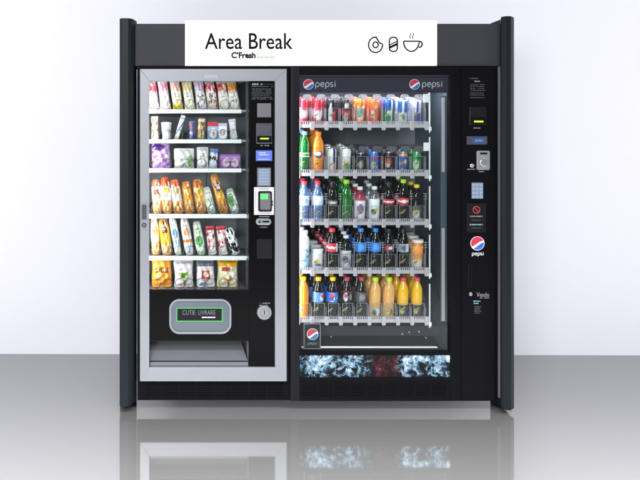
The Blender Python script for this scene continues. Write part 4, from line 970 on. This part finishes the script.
DR = [  # row, lane, kind, args, label words, category, how many deep
 (0, 0, 'can', .143, .0270, painter('#c42c40', redcan, 1), 'red can with pale script at the left end of top row', 2),
 (0, 1, 'can', .143, .0270, painter('#c02c42', redcan + [('e', .5, .3, .09, .1, '#ffffff')], 2), 'red can with round white spot, beside black can', 2),
 (0, 2, 'can', .143, .0270, painter('#22222a', [('d', .58, .4, 0, .3, '#22222a'), ('r', .56, .66, .05, .62, '#c83848'), ('e', .45, .5, .06, .34, '#c8c8d4'), ('e', .45, .2, .08, .1, '#e8e8f0')], 3), 'black can with silver figure and red stripe', 2),
 (0, 3, 'can', .143, .0270, painter('#26262c', [('b', .42, .62, '#c03a50'), ('e', .48, .75, .07, .1, '#d8d8e0'), ('e', .47, .3, .10, .16, '#b8b0b0'), ('r', .6, .66, .1, .5, '#c83848')], 4), 'black can with a broad red middle band', 2),
 (0, 4, 'can', .143, .0270, painter('#f08030', [('e', .46, .5, .10, .18, '#58b8b8'), ('e', .44, .3, .10, .14, '#f4e8d0'), ('n', 8, .3, .7, .1, .9, .03, ['#ffffff', '#d85020'])], 5), 'orange can with teal splash', 2),
 (0, 5, 'can', .143, .0270, painter('#ec6c34', [('e', .44, .35, .07, .26, '#f0e6e0'), ('e', .42, .2, .06, .12, '#d83848'), ('e', .54, .72, .05, .1, '#f6c8a0')], 6), 'orange red can with white streak', 2),
 (0, 6, 'can', .143, .0270, painter('#2f8a4c', [('b', .55, 1, '#2a58a8'), ('e', .5, .5, .09, .12, '#eef2ee'), ('r', .55, .6, 0, 1, '#d8e8dc')], 7), 'can with blue top half and green bottom half', 2),
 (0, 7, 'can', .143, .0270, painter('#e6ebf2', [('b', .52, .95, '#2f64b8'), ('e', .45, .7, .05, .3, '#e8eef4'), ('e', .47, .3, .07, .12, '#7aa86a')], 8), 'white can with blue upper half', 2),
 (0, 8, 'can', .143, .0270, painter('#dcdce8', [('r', .44, .52, .45, .95, '#3d4a9c'), ('e', .55, .28, .08, .26, '#2f50b0'), ('e', .44, .3, .07, .2, '#7a5a96')], 9), 'white can with violet and blue shapes, right end of row', 2),
 (1, 0, 'juice', .232, .0300, 'pet_green', 'sky', lab('#eef2ee', [('e', .5, .5, .12, .3, '#3d9a50')], 10), (.40, .5), 'green bottle with sky blue cap', 2),
 (1, 1, 'juice', .230, .0320, 'pet_orange', 'orange', lab('#f09028', [('e', .48, .5, .13, .36, '#3a3a70'), ('e', .45, .6, .09, .2, '#e8e8f0')], 11), (.34, .58), 'large orange soda bottle with orange cap', 3),
 (1, 2, 'can', .139, .0270, painter('#eef0f4', [('r', .52, .60, .4, 1, '#24345c'), ('e', .58, .25, .05, .2, '#e07a3c'), ('e', .42, .4, .04, .3, '#c8ccd8')], 12), 'white can with navy and orange wedge', 2),
 (1, 3, 'can', .139, .0280, painter('#eef2ea', [('e', .52, .3, .10, .16, '#58a878'), ('e', .42, .35, .05, .2, '#d8a040'), ('b', .55, .6, '#bccabc')], 13), 'white can with green leaf print', 2),
 (1, 4, 'can', .112, .0280, painter('#2c2c34', [('b', .82, .9, '#0e0e12'), ('e', .46, .45, .08, .24, '#8c8c98'), ('e', .46, .45, .04, .12, '#e0d0a0')], 14), 'short charcoal can with grey badge', 2),
 (1, 5, 'can', .118, .0285, painter('#2f74c8', [('b', .62, .76, '#e8eaf0'), ('b', .66, .72, '#d03a4c'), ('e', .45, .4, .08, .16, '#f0d860'), ('e', .6, .3, .05, .1, '#86b4e8')], 15), 'blue can with red and white collar band', 2),
 (1, 6, 'can', .118, .0280, painter('#1e1e24', [('e', .47, .55, .11, .2, '#c84a4c'), ('e', .45, .4, .06, .12, '#e8d8c0'), ('e', .58, .25, .06, .1, '#5a5a64')], 16), 'black can with red flame badge', 2),
 (1, 7, 'can', .118, .0285, painter('#2a6ab8', [('b', .80, .95, '#e8a03c'), ('e', .52, .5, .08, .14, '#d8483c'), ('e', .55, .55, .04, .08, '#f4f0e0'), ('n', 6, .3, .7, .1, .7, .03, ['#8fc0e8', '#f0d070'])], 17), 'blue can with orange top band', 2),
 (1, 8, 'can', .118, .0285, painter('#2fa050', [('e', .45, .4, .10, .24, '#dfe8d0'), ('e', .55, .75, .12, .12, '#1e7a3c'), ('n', 6, .3, .7, .1, .8, .03, ['#f2f2e0', '#78c888'])], 18), 'green can with pale leaf badge', 2),
 (2, 0, 'water', .226, .0315, 'pet_water', 'red', lab('#c8d8f2', [('b', .5, .95, '#eef2fa'), ('e', .47, .5, .10, .3, '#8fb0e4')], 20), (.43, .66), 'red capped water bottle at the left end', 3),
 (2, 1, 'water', .226, .0315, 'pet_water', 'red', lab('#c8d8f2', [('b', .45, .9, '#e8eefa'), ('e', .47, .6, .08, .24, '#ffffff')], 21), (.43, .66), 'red capped water bottle beside the dark bottle', 3),
 (2, 2, 'cola', .226, .0315, 'pet_cola', 'black', lab('#4a4448', [('b', .3, .7, '#7c787c'), ('e', .5, .5, .1, .2, '#c8c4c8')], 22), (.42, .56), 'black capped dark bottle with grey label, third shelf', 2),
 (2, 3, 'juice', .234, .0315, 'pet_green', 'lime', None, None, 'clear green bottle with lime cap', 3),
 (2, 4, 'juice', .196, .0300, 'pet_red', 'white', lab('#ece4ea', [('b', .86, 1, '#a83a4c'), ('e', .5, .5, .1, .22, '#8a6a98'), ('n', 6, .35, .65, .1, .8, .03, ['#6a5080', '#c8a8c0'])], 23), (.06, .72), 'white sleeved bottle with dark red collar', 2),
 (2, 5, 'juice', .198, .0300, 'pet_clear', 'white', lab('#eceff2', [('e', .46, .42, .08, .14, '#3d4a58'), ('e', .54, .5, .05, .1, '#c8d040')], 24), (.06, .66), 'white sleeved bottle with clear shoulders', 2),
 (2, 6, 'cola', .222, .0315, 'pet_cola', 'black', lab('#c83848', script('#f4e8ea'), 25), (.46, .58), 'black capped cola bottle with red label', 2),
 (2, 7, 'cola', .236, .0315, 'pet_cola', 'lime', lab('#d0343c', script('#f8ecec') + [('e', .5, .5, .05, .3, '#f8ecec')], 26), (.42, .58), 'lime capped cola bottle with red label', 3),
 (2, 8, 'juice', .208, .0300, 'pet_cola', 'yellow', lab('#5a5c60', [('e', .47, .45, .10, .3, '#d8d8c8'), ('e', .47, .5, .06, .18, '#e0c850'), ('b', 0, .25, '#a8b8d8')], 27), (.06, .44), 'yellow capped dark bottle, right end of third shelf', 1),
 (3, 0, 'dairy', .222, .0315, 'pet_white', 'white', lab('#b8d8e8', [('n', 20, .25, .75, .05, .95, .05, ['#4a8cb8', '#e8f2f6', '#7ab4d0', '#2f6a98'])], 30), (.02, .56), 'white milk bottle with blue patterned sleeve', 2),
 (3, 1, 'pot', .120, .0300, 'pet_white', 'white', lab('#eeeef0', [('e', .46, .5, .07, .2, '#d8c860'), ('e', .5, .3, .1, .1, '#6a6a74')], 31), (.06, .80), 'low white milk pot', 2),
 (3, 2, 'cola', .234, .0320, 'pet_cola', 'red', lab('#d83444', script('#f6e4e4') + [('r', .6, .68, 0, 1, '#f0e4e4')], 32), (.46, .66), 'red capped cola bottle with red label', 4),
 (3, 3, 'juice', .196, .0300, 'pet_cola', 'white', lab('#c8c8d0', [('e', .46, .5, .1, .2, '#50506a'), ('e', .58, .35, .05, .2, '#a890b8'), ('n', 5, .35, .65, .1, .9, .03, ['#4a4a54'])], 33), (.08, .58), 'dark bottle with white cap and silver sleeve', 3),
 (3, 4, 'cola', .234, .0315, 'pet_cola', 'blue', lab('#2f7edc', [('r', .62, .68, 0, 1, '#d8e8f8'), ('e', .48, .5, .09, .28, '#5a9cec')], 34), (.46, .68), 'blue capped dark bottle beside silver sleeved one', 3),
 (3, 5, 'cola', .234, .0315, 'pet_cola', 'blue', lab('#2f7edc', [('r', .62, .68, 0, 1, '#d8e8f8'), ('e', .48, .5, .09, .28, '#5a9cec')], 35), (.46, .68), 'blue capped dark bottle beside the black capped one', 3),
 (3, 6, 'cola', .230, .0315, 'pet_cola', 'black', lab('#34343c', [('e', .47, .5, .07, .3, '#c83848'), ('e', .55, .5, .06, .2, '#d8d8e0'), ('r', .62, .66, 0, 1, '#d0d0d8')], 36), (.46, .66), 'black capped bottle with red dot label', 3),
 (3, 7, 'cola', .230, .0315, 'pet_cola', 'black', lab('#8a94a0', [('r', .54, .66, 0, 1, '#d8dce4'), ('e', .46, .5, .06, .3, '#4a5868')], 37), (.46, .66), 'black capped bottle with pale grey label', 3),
 (3, 8, 'pot', .172, .0300, 'pet_orange', 'white', lab('#f0b070', [('b', 0, .4, '#e8dcc0'), ('e', .5, .7, .14, .26, '#f09a3c')], 38), (.06, .80), 'orange and cream juice pot, right end of fourth shelf', 2),
 (4, 0, 'juice', .236, .0315, 'pet_orange', 'yellow', None, None, 'orange soda bottle with yellow cap', 2),
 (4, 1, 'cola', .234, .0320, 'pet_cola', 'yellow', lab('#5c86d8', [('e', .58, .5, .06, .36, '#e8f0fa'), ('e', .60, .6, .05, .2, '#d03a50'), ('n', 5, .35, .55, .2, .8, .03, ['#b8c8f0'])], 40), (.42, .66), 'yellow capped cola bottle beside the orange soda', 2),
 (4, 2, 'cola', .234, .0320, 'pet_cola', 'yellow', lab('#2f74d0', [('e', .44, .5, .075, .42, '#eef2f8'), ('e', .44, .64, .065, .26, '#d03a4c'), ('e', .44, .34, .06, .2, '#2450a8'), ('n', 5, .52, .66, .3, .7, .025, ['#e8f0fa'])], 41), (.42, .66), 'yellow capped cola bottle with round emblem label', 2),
 (4, 3, 'cola', .234, .0320, 'pet_cola', 'crimson', lab('#1e1e26', [('b', .9, 1, '#8a2a40'), ('e', .44, .5, .06, .4, '#c8ccd8'), ('e', .44, .6, .05, .2, '#b83448'), ('e', .58, .5, .04, .3, '#8a8090')], 42), (.42, .68), 'crimson capped cola bottle with black label', 2),
 (4, 4, 'cola', .234, .0320, 'pet_cola', 'crimson', lab('#54525a', [('e', .48, .5, .08, .3, '#86848c'), ('r', .6, .66, 0, 1, '#3a383e')], 43), (.42, .66), 'crimson capped cola bottle with grey label', 2),
 (4, 5, 'juice', .232, .0325, 'pet_peach', 'neon', lab('#b8a888', [('e', .52, .5, .10, .34, '#d8dcdc'), ('e', .46, .4, .06, .3, '#5a5040')], 44), (.08, .32), 'peach drink bottle with yellow green cap beside cola', 3),
 (4, 6, 'juice', .232, .0325, 'pet_peach', 'neon', lab('#c8a468', [('e', .48, .5, .10, .34, '#8a5a50'), ('e', .44, .5, .05, .3, '#e8d860')], 45), (.08, .32), 'peach drink bottle with yellow green cap beside yellow juice', 3),
 (4, 7, 'juice', .230, .0300, 'pet_yellow', 'rose', lab('#2a2a34', [('e', .47, .5, .10, .3, '#4a4a58'), ('e', .45, .5, .05, .2, '#e0d050')], 46), (.06, .36), 'yellow juice bottle with rose cap beside the peach drinks', 3),
 (4, 8, 'juice', .230, .0300, 'pet_yellow', 'rose', lab('#2a2a34', [('e', .47, .5, .10, .3, '#4a4a58'), ('e', .45, .5, .05, .2, '#e0d050')], 47), (.06, .36), 'yellow juice bottle with rose cap at the right end', 3),
]
WHERE = ['front of its lane', 'second in its lane', 'third in its lane', 'fourth in its lane', 'fifth in its lane']
SHELFNAME = ['cans on the top drinks shelf', 'cans and bottles on the second drinks shelf', 'bottles on the third drinks shelf', 'bottles on the fourth drinks shelf', 'bottles on the bottom drinks shelf']
TILT = math.atan(SLOPE)
for d in DR:
    row, lane, kind = d[0], d[1], d[2]
    words, deep = d[-2], d[-1]
    iscan = kind == 'can'
    nm = 'drink_can' if iscan else ('milk_pot' if kind == 'pot' and d[5] == 'pet_white' else 'juice_pot' if kind == 'pot' else 'milk_bottle' if kind == 'dairy' else 'drink_bottle')
    cat = 'can' if iscan else 'pot' if kind == 'pot' else 'bottle'
    h, r = d[3], d[4] * (.92 if iscan else .99)
    deep += 1
    root = thing(nm, words + ', ' + WHERE[0], cat, group=SHELFNAME[row])
    if iscan: can(root, h, r, d[5])
    else: bottle(root, kind, h, r, M[d[5]], caps[d[6]], d[7], d[8] or (.38, .64))
    y0 = YS + .012 + .0325
    for k in range(deep):
        o_ = root if k == 0 else copy_tree(root)
        y = y0 + k * (2 * r + .011)
        o_.location = (X(LC[lane], YS) + .001 + rnd.uniform(-.002, .002), y, DZ[row] + (y - YS - .008) * SLOPE + .002 + r * .0)
        o_.rotation_euler = (TILT * .55, 0, R(rnd.uniform(-9, 9) + (0 if k == 0 else rnd.uniform(-30, 30))))
        o_['label'] = words + ', ' + WHERE[k]

# ---------------------------------------------------------------- lamps
def area(name, loc, target, sx, sy, power, color=(1, 1, 1)):
    l = bpy.data.lights.new(name, 'AREA'); l.shape = 'RECTANGLE'; l.size = sx; l.size_y = sy; l.energy = power; l.color = color
    o_ = bpy.data.objects.new(name, l); COL.objects.link(o_); o_.location = loc
    o_.rotation_euler = (Vector(target) - Vector(loc)).to_track_quat('-Z', 'Y').to_euler()
    return o_
area('studio_key', (-1.0, -10.0, 5.4), (1.0, 1.2, 1.4), 3.4, 2.4, 680, (1, 1, 1.0))
area('studio_fill', (-3.0, -8.0, 1.9), (1.0, 0.2, 1.1), 1.6, 1.6, 300, (1, 1, 1))  # added fill out of frame, brightens the stock deeper on the shelves
fs = area('floor_softbox', (0.9, -2.0, 2.2), (0.9, -2.15, 0), 7.5, 0.5, 450, (1, 1, 1)); fs.data.spread = R(122)  # added lamp out of view, brightens the near floor
area('wall_wash_fill', (-5.0, -1.3, 1.8), (0.0, 1.2, 1.3), 1.0, 2.6, 75, (1, 1, 1))  # added pair of lights out of frame, lifts and evens the wall
area('wall_wash_fill', (7.6, -1.3, 1.8), (2.6, 1.2, 1.3), 1.0, 2.6, 135, (1, 1, 1))
# lamps inside the cabinets
area('snack_lamp', (X(196), .075, Z(77.6)), (X(196), .16, 0), .5, .03, 6, (1.0, .97, .95))
area('snack_lamp', (X(146.6), .045, Z(185)), (X(200), .18, Z(185)), .025, 1.05, 4.2, (1.0, .98, .96))
area('cooler_lamp', (X(370), .06, Z(77)), (X(370), .14, 0), .75, .03, 6, (1.0, .96, .98))
area('cooler_lamp', (X(297.6), .035, Z(205)), (X(370), .18, Z(205)), .025, 1.3, 6, (1.0, .97, .98))
area('cooler_lamp', (X(446.5, .09), .085, Z(205)), (X(412), .30, Z(205)), .02, 1.25, 6, (1.0, .97, .98))

wd = bpy.data.worlds.new('World'); scene.world = wd; wd.use_nodes = True
bg = wd.node_tree.nodes['Background']; bg.inputs[0].default_value = (.93, .96, 1.0, 1); bg.inputs[1].default_value = 0.16

# ---------------------------------------------------------------- camera
cam = bpy.data.cameras.new('camera'); co = bpy.data.objects.new('camera', cam); COL.objects.link(co)
co.location = (0, -DIST, EYE); co.rotation_euler = (PI / 2, 0, 0)
cam.sensor_width = 36; cam.lens = F / 640 * 36; cam.clip_start = .05; cam.clip_end = 100
cam.shift_x = (320 - 130) / 640; cam.shift_y = -(240 - 165) / 640
scene.camera = co
scene.view_settings.view_transform = 'Standard'; scene.view_settings.look = 'None'; scene.view_settings.exposure = 0; scene.view_settings.gamma = 1
scene.cycles.transparent_max_bounces = 40; scene.cycles.max_bounces = 10; scene.cycles.use_denoising = True
